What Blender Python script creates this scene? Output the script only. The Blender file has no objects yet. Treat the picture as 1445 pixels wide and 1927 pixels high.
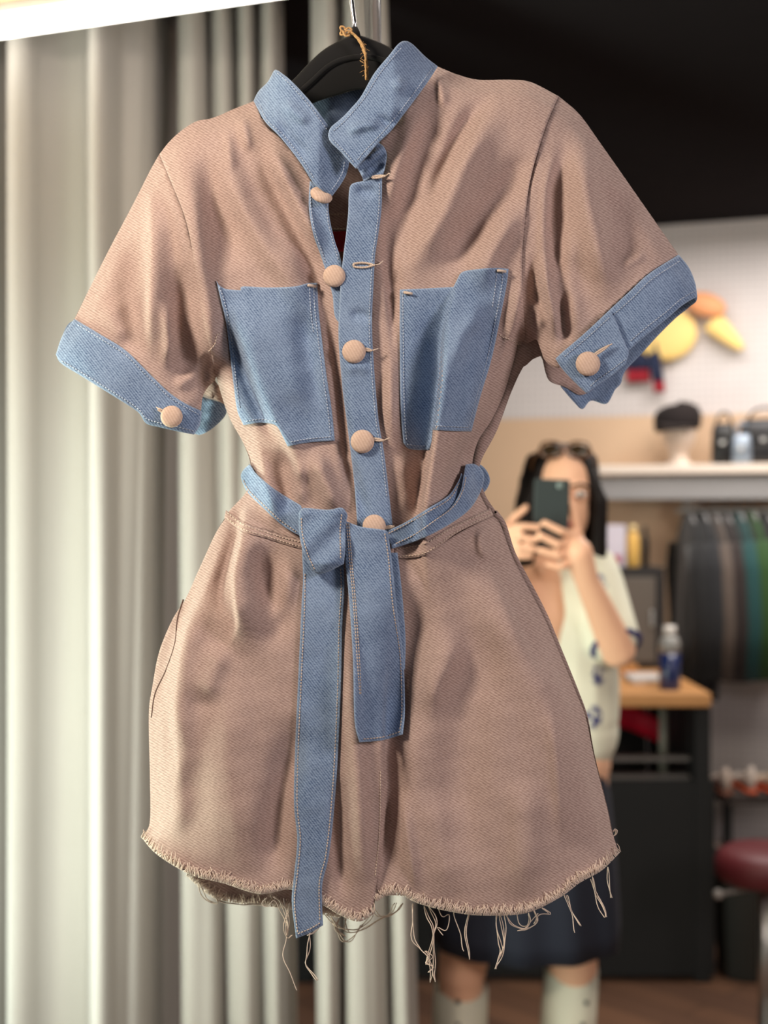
import bpy, bmesh, math, random
import numpy as np
from mathutils import Vector, Matrix
from mathutils.geometry import delaunay_2d_cdt
random.seed(7)
rng = np.random.RandomState(3)
S = bpy.context.scene
COL = S.collection

# ------------------------------------------------------------ camera, light, exposure
F, CX, CY, H = 2400.0, 722.5, 963.5, 1.5
cam = bpy.data.cameras.new('camera')
camo = bpy.data.objects.new('camera', cam); COL.objects.link(camo)
camo.location = (0, 0, H); camo.rotation_euler = (math.pi/2, 0, 0)
cam.sensor_fit = 'VERTICAL'; cam.sensor_height = 36; cam.sensor_width = 27
cam.lens = F/1927*36
cam.clip_start = .01
cam.dof.use_dof = True; cam.dof.focus_distance = 1.165; cam.dof.aperture_fstop = 3.6
S.camera = camo
S.view_settings.view_transform = 'Standard'; S.view_settings.look = 'None'
S.view_settings.gamma = 1; S.view_settings.use_curve_mapping = False
S.view_settings.exposure = 0.0

w = bpy.data.worlds.new('world'); S.world = w; w.use_nodes = True
w.node_tree.nodes['Background'].inputs[0].default_value = (1.0, .93, .90, 1)
w.node_tree.nodes['Background'].inputs[1].default_value = .25

def area(name, loc, tgt, size, power, col, sy=None):
    l = bpy.data.lights.new(name, 'AREA'); l.energy = power; l.color = col
    l.shape = 'RECTANGLE'; l.size = size; l.size_y = sy or size
    o = bpy.data.objects.new(name, l); COL.objects.link(o); o.location = loc
    o.rotation_euler = (Vector(tgt)-Vector(loc)).to_track_quat('-Z', 'Y').to_euler()
    return o
area('warm_shop_light', (-.80, .50, 2.18), (-.05, 1.2, 1.7), .24, 17, (1, .86, .71))
area('window_daylight', (-1.35, 1.34, .85), (0, 1.2, 1.2), .5, 34, (.92, 1, .80), 1.3)
area('front_right_fill', (1.5, -.1, 2.0), (0, 1.2, 1.4), .5, 19, (1, .88, .88))  # unseen fill added at front right, pinkish on the romper
area('shop_ceiling_light', (1.3, 3.9, 2.55), (1.3, 3.95, 0), 1.2, 40, (1, .93, .88))
area('spot_on_customer', (.9, 1.9, 2.5), (.4, 2.9, 1.3), .5, 12, (1, .9, .76))
area('curtain_grazing_fill', (-1.62, 2.36, .7), (-.5, 2.6, .8), .35, 21, (.86, 1, .94), 1.4)  # added grazing light that picks out the left-facing curtain folds
area('curtain_rear_fill', (-.62, 2.1, 1.1), (-.25, 2.68, 1.1), .3, 9, (.90, 1, .93), 1.4)  # added out of view to brighten the curtain behind the romper
area('curtain_top_fill', (-1.55, 2.15, 2.2), (-.5, 2.65, 1.8), .4, 9, (1, .92, .84), .5)  # added warm grazing light for the upper curtain folds, no fitting there

# ------------------------------------------------------------ basic helpers
def P(px, py, Y): return ((px-CX)/F*Y, Y, H-(py-CY)/F*Y)
def Xp(px, Y): return (px-CX)/F*Y
def Zp(py, Y): return H-(py-CY)/F*Y

def tag(o, label=None, cat=None, group=None, kind=None):
    if label: o['label'] = label
    if cat: o['category'] = cat
    if group: o['group'] = group
    if kind: o['kind'] = kind
    return o
def empty(name, loc, label, cat, group=None, rz=0):
    o = bpy.data.objects.new(name, None); COL.objects.link(o)
    o.location = loc; o.rotation_euler = (0, 0, rz); o.empty_display_size = .05
    return tag(o, label, cat, group)

def wloc(o):
    v = Vector((0, 0, 0))
    while o is not None:
        v += Vector(o.location); o = o.parent
    return v
def mesh(name, V, Fc, mats, parent=None, smooth=True, mi=None, uv=None, edge=None, local=False):
    """one mesh object; V is in world space unless local"""
    me = bpy.data.meshes.new(name)
    V = np.asarray(V, dtype=float)
    if parent is not None and not local: V = V-np.array(wloc(parent))
    me.from_pydata(V.tolist(), [], [tuple(f) for f in Fc])
    if not isinstance(mats, (list, tuple)): mats = [mats]
    for m in mats: me.materials.append(m)
    if mi is not None: me.polygons.foreach_set('material_index', mi)
    if smooth: me.polygons.foreach_set('use_smooth', [True]*len(me.polygons))
    if uv is not None:
        l = me.uv_layers.new(name='UVMap')
        vi = np.zeros(len(me.loops), dtype=int); me.loops.foreach_get('vertex_index', vi)
        l.data.foreach_set('uv', np.asarray(uv)[vi].ravel())
    if edge is not None:
        a = me.attributes.new('rim', 'FLOAT', 'POINT'); a.data.foreach_set('value', np.asarray(edge, dtype=float))
    me.update()
    o = bpy.data.objects.new(name, me); COL.objects.link(o)
    if parent is not None: o.parent = parent
    return o

class MB:
    """collects shapes of one part"""
    def __init__(s): s.V = []; s.F = []
    def add(s, V, Fc):
        n = len(s.V); s.V += [tuple(v) for v in V]; s.F += [tuple(i+n for i in f) for f in Fc]; return s
    def box(s, c, d, rz=0, rx=0, ry=0, bev=0):
        bm = bmesh.new(); bmesh.ops.create_cube(bm, size=1)
        bmesh.ops.scale(bm, vec=d, verts=bm.verts)
        if bev: bmesh.ops.bevel(bm, geom=bm.edges[:], offset=bev, segments=2, affect='EDGES', profile=.5)
        M = Matrix.Translation(c) @ Matrix.Rotation(rz, 4, 'Z') @ Matrix.Rotation(ry, 4, 'Y') @ Matrix.Rotation(rx, 4, 'X')
        bmesh.ops.transform(bm, matrix=M, verts=bm.verts)
        bm.verts.index_update(); bm.verts.ensure_lookup_table()
        s.add([v.co for v in bm.verts], [[v.index for v in f.verts] for f in bm.faces]); bm.free(); return s
    def tube(s, pts, r, n=8, cap=True):
        pts = [Vector(p) for p in pts]; k = len(pts)
        rr = r if isinstance(r, (list, tuple)) else [r]*k
        V = []; Fc = []; up = None
        for i, p in enumerate(pts):
            t = (pts[min(i+1, k-1)]-pts[max(i-1, 0)])
            if t.length < 1e-9: t = Vector((0, 0, 1))
            t.normalize()
            if up is None:
                up = Vector((0, 1, 0)) if abs(t.y) < .9 else Vector((1, 0, 0))
            a = t.cross(up)
            if a.length < 1e-6: a = t.orthogonal()
            a.normalize(); up = a.cross(t).normalized()
            for j in range(n):
                q = 2*math.pi*j/n
                V.append(p+(a*math.cos(q)+up*math.sin(q))*rr[i])
        for i in range(k-1):
            for j in range(n):
                Fc.append((i*n+j, i*n+(j+1) % n, (i+1)*n+(j+1) % n, (i+1)*n+j))
        if cap: Fc.append(tuple(range(n-1, -1, -1))); Fc.append(tuple((k-1)*n+j for j in range(n)))
        return s.add(V, Fc)
    def loft(s, rings, cap=True):
        n = len(rings[0]); V = [v for r in rings for v in r]; Fc = []
        for i in range(len(rings)-1):
            for j in range(n): Fc.append((i*n+j, i*n+(j+1) % n, (i+1)*n+(j+1) % n, (i+1)*n+j))
        if cap: Fc.append(tuple(range(n-1, -1, -1))); Fc.append(tuple((len(rings)-1)*n+j for j in range(n)))
        return s.add(V, Fc)
    def ell(s, c, r, nu=20, nv=12, M=None):
        rings = []
        for i in range(nv+1):
            th = math.pi*i/nv; th = min(max(th, .02), math.pi-.02)
            ring = []
            for j in range(nu):
                q = -2*math.pi*j/nu
                v = Vector((r[0]*math.sin(th)*math.cos(q), r[1]*math.sin(th)*math.sin(q), r[2]*math.cos(th)))
                if M is not None: v = M @ v
                ring.append(v+Vector(c))
            rings.append(ring)
        return s.loft(rings)
    def build(s, name, mat, parent=None, smooth=False, local=True):
        o = mesh(name, s.V, s.F, mat, parent, smooth, local=local); return o

# ------------------------------------------------------------ materials
def lin(c):
    return tuple(((x/255)/12.92 if x/255 <= .04045 else (((x/255)+.055)/1.055)**2.4) for x in c)+(1,)
def mat(name, rgb, rough=.6, metal=0, noise=0, nscale=8, emit=None, strength=0, coat=0, sheen=0, bump=0, bscale=60, alpha=1, trans=0):
    m = bpy.data.materials.new(name); m.use_nodes = True; nt = m.node_tree; b = nt.nodes['Principled BSDF']
    c = lin(rgb); b.inputs['Base Color'].default_value = c
    b.inputs['Roughness'].default_value = rough; b.inputs['Metallic'].default_value = metal
    b.inputs['Sheen Weight'].default_value = sheen; b.inputs['Coat Weight'].default_value = coat
    b.inputs['Transmission Weight'].default_value = trans
    tc = nt.nodes.new('ShaderNodeTexCoord')
    n = nt.nodes.new('ShaderNodeTexNoise'); n.inputs['Scale'].default_value = nscale; n.inputs['Detail'].default_value = 3
    nt.links.new(tc.outputs['Object'], n.inputs['Vector'])
    mx = nt.nodes.new('ShaderNodeMixRGB'); mx.blend_type = 'MIX'
    k = noise or .06
    mx.inputs[1].default_value = tuple(v*(1-k) for v in c[:3])+(1,); mx.inputs[2].default_value = tuple(min(1, v*(1+k)) for v in c[:3])+(1,)
    nt.links.new(n.outputs['Fac'], mx.inputs[0]); nt.links.new(mx.outputs[0], b.inputs['Base Color'])
    if bump:
        n2 = nt.nodes.new('ShaderNodeTexNoise'); n2.inputs['Scale'].default_value = bscale; n2.inputs['Detail'].default_value = 3
        nt.links.new(tc.outputs['Object'], n2.inputs['Vector'])
        bp = nt.nodes.new('ShaderNodeBump'); bp.inputs['Strength'].default_value = bump; bp.inputs['Distance'].default_value = .01
        nt.links.new(n2.outputs['Fac'], bp.inputs['Height']); nt.links.new(bp.outputs[0], b.inputs['Normal'])
    if emit:
        b.inputs['Emission Color'].default_value = lin(emit); b.inputs['Emission Strength'].default_value = strength
    return m

def cloth(name, base, dark, light, period, angle, mottle, rimcol=None, bump=.25, mix=.5):
    """twill weave on UVs (UV unit = 1000 px of traced pattern = about 0.5 m)"""
    m = bpy.data.materials.new(name); m.use_nodes = True; nt = m.node_tree; N = nt.nodes; L = nt.links
    b = N['Principled BSDF']; b.inputs['Roughness'].default_value = .88; b.inputs['Sheen Weight'].default_value = .18
    b.inputs['Sheen Roughness'].default_value = .5
    b.inputs['Specular IOR Level'].default_value = .15
    uv = N.new('ShaderNodeUVMap'); uv.uv_map = 'UVMap'
    mp = N.new('ShaderNodeMapping'); mp.inputs['Rotation'].default_value = (0, 0, math.radians(angle)); L.new(uv.outputs[0], mp.inputs[0])
    wv = N.new('ShaderNodeTexWave'); wv.wave_type = 'BANDS'; wv.bands_direction = 'Y'
    wv.inputs['Scale'].default_value = 1000/period/20*2*math.pi
    wv.inputs['Distortion'].default_value = .6; wv.inputs['Detail'].default_value = 1; wv.inputs['Detail Scale'].default_value = 3
    L.new(mp.outputs[0], wv.inputs['Vector'])
    # yarn slub: noise stretched along the weave
    mp2 = N.new('ShaderNodeMapping'); mp2.inputs['Rotation'].default_value = (0, 0, math.radians(angle)); mp2.inputs['Scale'].default_value = (150, 430, 1); L.new(uv.outputs[0], mp2.inputs[0])
    n1 = N.new('ShaderNodeTexNoise'); n1.inputs['Scale'].default_value = 1; n1.inputs['Detail'].default_value = 2; L.new(mp2.outputs[0], n1.inputs['Vector'])
    n2 = N.new('ShaderNodeTexNoise'); n2.inputs['Scale'].default_value = 11; n2.inputs['Detail'].default_value = 5; n2.inputs['Roughness'].default_value = .6; L.new(uv.outputs[0], n2.inputs['Vector'])
    def mixn(a, bb, f, blend='MIX'):
        x = N.new('ShaderNodeMixRGB'); x.blend_type = blend
        for s, v in ((1, a), (2, bb), (0, f)):
            if isinstance(v, (tuple, float, int)): x.inputs[s].default_value = v
            else: L.new(v, x.inputs[s])
        return x.outputs[0]
    def ramp(src, a, bb):
        r = N.new('ShaderNodeMapRange'); r.inputs[1].default_value = a; r.inputs[2].default_value = bb; L.new(src, r.inputs[0]); return r.outputs[0]
    ma = N.new('ShaderNodeMath'); ma.operation = 'ADD'; 
    mm = N.new('ShaderNodeMath'); mm.operation = 'MULTIPLY'; mm.inputs[1].default_value = mix; L.new(wv.outputs['Fac'], mm.inputs[0])
    mn = N.new('ShaderNodeMath'); mn.operation = 'MULTIPLY'; mn.inputs[1].default_value = 1-mix; L.new(ramp(n1.outputs['Fac'], .3, .7), mn.inputs[0])
    L.new(mm.outputs[0], ma.inputs[0]); L.new(mn.outputs[0], ma.inputs[1])
    c = mixn(lin(dark), lin(light), ma.outputs[0])
    c = mixn(c, lin(base), .22)
    mo = ramp(n2.outputs['Fac'], .38, .68)
    mf = N.new('ShaderNodeMath'); mf.operation = 'MULTIPLY'; mf.inputs[1].default_value = mottle; L.new(mo, mf.inputs[0])
    c = mixn(c, lin(light), mf.outputs[0])
    if rimcol:
        at = N.new('ShaderNodeAttribute'); at.attribute_name = 'rim'
        r = ramp(at.outputs['Fac'], 3.2, .3)
        rf = N.new('ShaderNodeMath'); rf.operation = 'MULTIPLY'; rf.inputs[1].default_value = .55; L.new(r, rf.inputs[0])
        c = mixn(c, lin(rimcol), rf.outputs[0])
    L.new(c, b.inputs['Base Color'])
    bp = N.new('ShaderNodeBump'); bp.inputs['Strength'].default_value = bump; bp.inputs['Distance'].default_value = .0006
    L.new(ma.outputs[0], bp.inputs['Height'])
    n3 = N.new('ShaderNodeTexNoise'); n3.inputs['Scale'].default_value = 26; n3.inputs['Detail'].default_value = 3; L.new(uv.outputs[0], n3.inputs['Vector'])
    bp2 = N.new('ShaderNodeBump'); bp2.inputs['Strength'].default_value = .16; bp2.inputs['Distance'].default_value = .004
    L.new(n3.outputs['Fac'], bp2.inputs['Height']); L.new(bp.outputs[0], bp2.inputs['Normal'])
    L.new(bp2.outputs[0], b.inputs['Normal'])
    return m
TAN = cloth('tan_twill', (170, 144, 134), (128, 103, 95), (206, 182, 172), 4.6, -32, .12, bump=.3)
DEN = cloth('washed_denim', (88, 116, 154), (30, 54, 94), (160, 181, 208), 4.4, -52, .30, rimcol=(160, 180, 205), bump=.35)
BUTT = cloth('button_cloth', (206, 178, 158), (190, 160, 140), (222, 196, 178), 5.0, 60, .1, bump=.2)
THREAD = mat('pale_thread', (208, 188, 170), .85, sheen=.2)
FRAY = mat('frayed_cotton', (222, 202, 186), .85, sheen=.3)
BLUETHR = mat('pale_blue_thread', (176, 188, 205), .85)
VELVET = mat('black_velvet', (5, 5, 6), .95, sheen=.04)
CHROME = mat('chrome', (205, 205, 210), .18, metal=1)
JUTE = mat('jute_string', (190, 150, 100), .9, noise=.2, nscale=300)
REDL = mat('dark_red_label', (160, 16, 36), .7)
REDT = mat('label_embroidery', (150, 45, 55), .7)

# ------------------------------------------------------------ the romper's shape as a depth field over its traced pattern
def sm(pts, step=5.0):
    """Catmull-Rom through pts, resampled at step"""
    p = np.array(pts, dtype=float)
    if len(p) == 2:
        n = max(1, int(round(np.hypot(*(p[1]-p[0]))/step))); t = np.linspace(0, 1, n+1)[:, None]; return p[0]*(1-t)+p[1]*t
    q = np.vstack([2*p[0]-p[1], p, 2*p[-1]-p[-2]]); out = []
    for i in range(1, len(q)-2):
        t = np.linspace(0, 1, 12, endpoint=False)[:, None]; a, b, c, d = q[i-1], q[i], q[i+1], q[i+2]
        out.append(.5*((2*b)+(-a+c)*t+(2*a-5*b+4*c-d)*t*t+(-a+3*b-3*c+d)*t**3))
    out = np.vstack(out+[p[-1:]])
    L = np.r_[0, np.cumsum(np.hypot(*np.diff(out, axis=0).T))]
    n = max(1, int(round(L[-1]/step))); s = np.linspace(0, L[-1], n+1)
    return np.c_[np.interp(s, L, out[:, 0]), np.interp(s, L, out[:, 1])]

def segdist(Q, poly, full=False):
    """distance of points Q to polyline; optionally signed side and arc parameter"""
    A = poly[:-1]; B = poly[1:]; D = B-A; LL = (D**2).sum(1)+1e-9
    best = np.full(len(Q), 1e9); side = np.zeros(len(Q)); arc = np.zeros(len(Q))
    cum = np.r_[0, np.cumsum(np.sqrt(LL))]
    for i in range(len(A)):
        t = np.clip(((Q-A[i])@D[i])/LL[i], 0, 1); pr = A[i]+t[:, None]*D[i]; d = np.hypot(*(Q-pr).T)
        m = d < best; best[m] = d[m]
        if full:
            cr = D[i, 0]*(Q[:, 1]-A[i, 1])-D[i, 1]*(Q[:, 0]-A[i, 0]); side[m] = np.sign(cr)[m]; arc[m] = (cum[i]+t*math.sqrt(LL[i]))[m]/cum[-1]
    return (best, side, arc) if full else best

def inpoly(Q, poly):
    x, y = Q[:, 0], Q[:, 1]; c = np.zeros(len(Q), bool); n = len(poly)
    for i in range(n):
        x0, y0 = poly[i]; x1, y1 = poly[(i+1) % n]
        if y0 == y1: continue
        k = ((y0 > y) != (y1 > y)) & (x < (x1-x0)*(y-y0)/(y1-y0)+x0); c ^= k
    return c

SIL_L1 = [(478, 190), (440, 205), (400, 222), (370, 228), (345, 243), (320, 265), (300, 290), (283, 320), (250, 385), (205, 470), (165, 550), (140, 600), (118, 632), (105, 667)]
SIL_L2 = [(405, 700), (429, 780), (457, 832), (470, 870), (472, 905), (460, 930), (437, 955), (425, 972), (405, 1005), (375, 1070), (350, 1125), (325, 1165), (300, 1225), (287, 1290), (280, 1345), (282, 1460), (282, 1545), (270, 1573)]
SIL_R1 = [(823, 125), (860, 140), (900, 150), (960, 150), (1000, 155), (1051, 181), (1090, 215), (1130, 270), (1200, 370), (1277, 480), (1296, 505), (1309, 535), (1312, 559)]
SIL_R2 = [(985, 640), (970, 667), (949, 738), (925, 790), (900, 829), (890, 870), (893, 900), (902, 928), (920, 962), (941, 986), (961, 1040), (980, 1079), (1005, 1126), (1026, 1167), (1044, 1209), (1083, 1301), (1102, 1350), (1117, 1421), (1142, 1520), (1151, 1563), (1163, 1600)]
sils = [sm(a, 8) for a in (SIL_L1, SIL_L2, SIL_R1, SIL_R2)]
MASK = np.array(SIL_L1[::-1]+[(560, 60), (760, 60)]+SIL_R1+[(1250, 760), (1090, 800), (1030, 700)]+SIL_R2+[(1180, 1900), (240, 1900)]+SIL_L2[::-1]+[(370, 860), (200, 800)])
GS = 6.0
gx = np.arange(60, 1380, GS); gy = np.arange(60, 1920, GS)
GX, GY = np.meshgrid(gx, gy); Q = np.c_[GX.ravel(), GY.ravel()]
dd = np.min([segdist(Q, s) for s in sils], axis=0)
ins = inpoly(Q, MASK)
# thickness of the garment: chest 45 mm, sleeves 40, shorts 70
yy = Q[:, 1]
Tt = np.interp(yy, [0, 300, 850, 950, 1150, 1500, 1900], [34, 46, 50, 52, 68, 78, 80])
Rr = np.interp(yy, [0, 300, 700, 950, 1200, 1900], [120, 150, 130, 130, 190, 210])
q = np.clip(dd/Rr, 0, 1)
Bf = np.where(ins, Tt*np.sqrt(1-(1-q)**2), 0).reshape(GX.shape)
def blur(a, s):
    r = int(3*s); k = np.exp(-.5*(np.arange(-r, r+1)/s)**2); k /= k.sum()
    a = np.pad(a, r, mode='edge')
    a = np.apply_along_axis(lambda v: np.convolve(v, k, 'valid'), 0, a); a = np.apply_along_axis(lambda v: np.convolve(v, k, 'valid'), 1, a); return a
Bs = blur(Bf, 3.2)
lock = np.where(ins, np.sqrt(np.clip(dd/26, 0, 1)), 0).reshape(GX.shape)
Bs = Bs*lock
def samp(G, X, Y):
    u = np.clip((X-gx[0])/GS, 0, len(gx)-1.001); v = np.clip((Y-gy[0])/GS, 0, len(gy)-1.001)
    i = u.astype(int); j = v.astype(int); a = u-i; b = v-j
    return G[j, i]*(1-a)*(1-b)+G[j, i+1]*a*(1-b)+G[j+1, i]*(1-a)*b+G[j+1, i+1]*a*b

# folds: path from top to bottom, width on its left, width on its right (px), height toward the viewer (mm)
FOLDS = [
 # left chest
 ([(340, 262), (352, 330), (368, 430), (380, 540), (396, 640), (430, 760)], 26, 22, 9),
 ([(392, 250), (402, 330), (425, 430), (440, 520)], 26, 26, -6),
 ([(375, 245), (410, 300), (470, 410), (540, 520), (585, 620)], 20, 34, 6),
 ([(440, 225), (455, 300), (500, 400), (560, 500)], 24, 24, -5),
 ([(500, 260), (520, 310), (548, 370), (585, 440), (606, 500)], 14, 16, 8),
 ([(475, 230), (505, 320), (560, 430), (600, 540), (625, 640)], 18, 16, -7),
 ([(425, 235), (430, 270), (436, 330)], 8, 10, 2.5),
 ([(455, 212), (460, 245), (470, 290)], 8, 8, 3),
 # left sleeve
 ([(284, 330), (286, 400), (285, 500), (282, 600), (286, 690)], 9, 32, 10),
 ([(262, 400), (250, 500), (245, 600), (262, 690)], 26, 18, -6),
 ([(310, 330), (335, 420), (350, 520)], 9, 12, 3),
 ([(352, 480), (352, 600), (348, 700), (350, 760)], 20, 28, -6),
 ([(310, 560), (318, 640), (310, 700)], 10, 12, 5),
 ([(200, 560), (220, 600), (240, 650)], 22, 22, 4),
 ([(376, 700), (350, 715), (330, 735)], 10, 10, 3),
 ([(395, 660), (385, 700), (392, 740)], 8, 8, -6),
 # left pocket and body
 ([(440, 545), (450, 610), (478, 696), (510, 780), (545, 840), (590, 950)], 7, 30, 7),
 ([(425, 560), (432, 620), (458, 700), (492, 780), (525, 845)], 12, 8, -7),
 ([(455, 545), (500, 640), (560, 730), (600, 800)], 40, 50, 5),
 ([(565, 560), (585, 680), (605, 800)], 22, 14, -4),
 ([(607, 540), (625, 640), (640, 760), (655, 880), (668, 980)], 9, 10, -5),
 ([(590, 840), (610, 900), (640, 975)], 18, 14, 7),
 ([(455, 815), (480, 860), (505, 930), (525, 1000)], 13, 16, 8),
 ([(525, 830), (535, 900), (550, 980)], 13, 16, -4.5),
 ([(565, 860), (560, 910), (570, 960)], 9, 12, 4),
 ([(655, 860), (672, 920), (690, 985)], 8, 10, -3),
 # right chest
 ([(828, 150), (815, 230), (780, 330), (755, 430), (740, 520)], 28, 24, -6),
 ([(795, 190), (770, 260), (745, 330), (735, 420)], 16, 16, 5),
 ([(965, 175), (915, 240), (872, 310), (835, 400), (790, 480), (760, 540)], 18, 28, 8),
 ([(930, 170), (880, 230), (840, 310), (800, 400)], 16, 14, -6),
 ([(1005, 260), (960, 340), (900, 420), (860, 480), (845, 540)], 24, 26, -7),
 ([(985, 380), (945, 440), (915, 500), (900, 560)], 26, 18, 6),
 ([(735, 380), (728, 470), (738, 560), (742, 660), (740, 780)], 8, 16, -5),
 ([(745, 560), (742, 660), (735, 760), (740, 860)], 10, 12, 5),
 ([(818, 130), (830, 170), (835, 210)], 6, 10, 3),
 # right pocket and body: the outer half folds over the inner half
 ([(872, 500), (860, 540), (845, 588), (836, 640), (833, 712), (822, 808), (812, 870), (799, 960), (799, 1030), (806, 1100), (815, 1150)], 4, 46, 14),
 ([(852, 530), (836, 588), (824, 712), (808, 808), (790, 900), (780, 1000), (785, 1090)], 34, 6, -9),
 ([(885, 560), (890, 600), (868, 640), (860, 700)], 16, 12, 4),
 ([(915, 640), (890, 740), (868, 810), (850, 870), (850, 930)], 16, 14, 5),
 ([(885, 810), (866, 860), (850, 910), (842, 950)], 14, 16, -7),
 ([(935, 560), (915, 660), (893, 780)], 14, 10, -3),
 ([(985, 500), (968, 600), (950, 680), (925, 770)], 10, 10, 5),
 ([(760, 840), (762, 900), (770, 980)], 14, 14, 4),
 # right sleeve
 ([(1092, 225), (1100, 330), (1118, 430), (1138, 520), (1146, 580)], 26, 22, 9),
 ([(1060, 240), (1045, 350), (1048, 450), (1070, 540), (1095, 620)], 18, 26, -7),
 ([(1150, 330), (1170, 430), (1180, 520)], 26, 30, -6),
 ([(1052, 250), (1030, 350), (1024, 450), (1030, 540)], 9, 12, 4),
 ([(1075, 400), (1068, 500), (1082, 590), (1096, 640)], 16, 18, 6),
 ([(1020, 470), (1030, 540), (1042, 600), (1047, 650)], 12, 10, 8),
 ([(1004, 470), (1008, 560), (1010, 630)], 9, 10, -4),
 ([(1000, 560), (1012, 590), (1020, 625)], 7, 8, 5),
 ([(1062, 540), (1060, 610), (1068, 660)], 9, 11, -4.5),
 ([(1215, 470), (1190, 490), (1165, 500)], 9, 9, 3),
 # shorts, left
 ([(468, 935), (459, 985), (450, 1030), (440, 1080), (442, 1130), (446, 1180), (425, 1230)], 4, 40, 14),
 ([(450, 935), (444, 1000), (428, 1060), (415, 1120), (428, 1170)], 16, 7, -9),
 ([(405, 1075), (378, 1130), (352, 1190), (338, 1250), (330, 1330), (336, 1420), (340, 1500)], 8, 30, 11),
 ([(385, 1060), (352, 1130), (325, 1210), (308, 1290), (300, 1380)], 18, 7, -5),
 ([(345, 1400), (330, 1460), (335, 1520), (320, 1590)], 16, 22, 5),
 ([(500, 1010), (500, 1080), (520, 1150), (510, 1230)], 22, 22, -6),
 ([(545, 1040), (535, 1120), (500, 1200)], 16, 16, 4),
 ([(430, 1210), (400, 1260), (385, 1330)], 30, 20, 5),
 ([(470, 1250), (440, 1320), (420, 1400), (440, 1560), (450, 1660)], 60, 50, 5),
 ([(560, 1330), (548, 1420), (528, 1520), (515, 1610), (508, 1680)], 26, 20, -7),
 ([(655, 1120), (660, 1300), (672, 1450), (680, 1600), (688, 1720)], 22, 18, 8),
 ([(640, 1450), (642, 1600), (645, 1710)], 14, 14, -4),
 # crotch, right leg
 ([(735, 1200), (727, 1380), (728, 1500), (722, 1600), (714, 1690)], 4, 28, -9),
 ([(790, 1090), (768, 1200), (755, 1320), (748, 1420)], 34, 34, -8),
 ([(752, 1480), (762, 1560), (776, 1640), (782, 1690)], 5, 14, 4),
 ([(880, 1010), (910, 1090), (960, 1180), (1020, 1290), (1060, 1420), (1090, 1600)], 46, 40, 8),
 ([(862, 1040), (880, 1130), (890, 1240), (870, 1350), (860, 1500), (850, 1700)], 38, 50, -7),
 ([(928, 1010), (925, 1050), (945, 1080), (985, 1180), (1040, 1290)], 10, 26, -6),
 ([(905, 985), (905, 1030), (925, 1060)], 8, 9, 4),
 ([(830, 1180), (850, 1230), (820, 1290), (800, 1360)], 26, 18, 4),
 ([(1030, 1300), (1045, 1400), (1052, 1480), (1060, 1600)], 12, 14, 3),
 ([(820, 1480), (830, 1580), (850, 1700)], 34, 34, 4),
 ([(985, 1450), (990, 1580), (985, 1700)], 30, 30, 4),
 # collar dents
 ([(530, 190), (560, 215), (585, 235)], 9, 12, 3), ([(520, 215), (545, 262), (590, 300)], 10, 10, -3),
 ([(705, 215), (740, 235), (755, 200)], 8, 8, -3), ([(650, 250), (690, 235), (720, 240)], 8, 8, 3), ([(740, 150), (765, 170)], 9, 9, 3),
 ([(690, 300), (705, 290), (720, 280)], 5, 5, 2.5), ([(690, 322), (708, 316), (722, 306)], 5, 5, -2.5),
 ([(665, 355), (690, 362), (712, 352)], 8, 8, -2), ([(655, 600), (680, 592), (700, 606)], 9, 9, -1.8), ([(645, 700), (675, 690), (700, 702)], 9, 9, 1.5),
]
FS = [(sm(a, 10), wl, wr, am) for a, wl, wr, am in FOLDS]
PH = rng.uniform(0, 6.28, 12)
def depth(px, py):
    """mm toward the viewer from the garment's middle plane"""
    Q = np.c_[px, py]; d = samp(Bs, Q[:, 0], Q[:, 1])
    lk = samp(lock, Q[:, 0], Q[:, 1])
    f = np.zeros(len(Q))
    for poly, wl, wr, am in FS:
        mg = 3.2*max(wl, wr); lo = poly.min(0)-mg; hi = poly.max(0)+mg
        k = np.where((Q[:, 0] > lo[0]) & (Q[:, 0] < hi[0]) & (Q[:, 1] > lo[1]) & (Q[:, 1] < hi[1]))[0]
        if len(k) == 0: continue
        ds, sd, t = segdist(Q[k], poly, True)
        wd = np.where(sd > 0, wl, wr)*1.12
        tp = np.clip(np.minimum(t, 1-t)/.34, 0, 1); tp = tp*tp*(3-2*tp)
        f[k] += am*np.exp(-(ds/wd)**2)*tp
    x = Q[:, 0]; y = Q[:, 1]
    n = .7*np.sin(x/31+y/57+PH[0])*np.sin(y/44-x/71+PH[1])+.5*np.sin(x/17-y/29+PH[2])*np.sin(y/21+x/37+PH[3])+.25*np.sin(x/9+y/13+PH[4])*np.sin(y/11-x/15+PH[5])
    return d+(f*2.15+n*.8)*np.maximum(lk, .15)
def bdepth(px, py):
    """the back of the garment, mm away from the middle plane (negative = away)"""
    d = samp(Bs, px, py); lk = samp(lock, px, py)
    return -.75*d+4*np.sin(px/38)*lk
YM = 1.215      # middle plane of the hanging garment
def toworld(px, py, mm):
    Y = YM-np.asarray(mm)/1000
    return np.c_[(px-CX)/F*Y, Y, H-(py-CY)/F*Y]

def dashes(mb, poly, dfn, off, r=.0005, on=4.2, gap=1.8, lift=.5):
    p = sm(poly, 1.0); L = len(p); i = 0
    while i < L-3:
        j = min(L-1, i+int(round(on)))
        seg = p[i:j+1:2] if j-i >= 3 else p[i:j+1]
        m = dfn(seg[:, 0], seg[:, 1])+off+lift
        W = toworld(seg[:, 0], seg[:, 1], m)
        mb.tube([tuple(v) for v in W], r, 4); i = j+int(round(gap))

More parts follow.
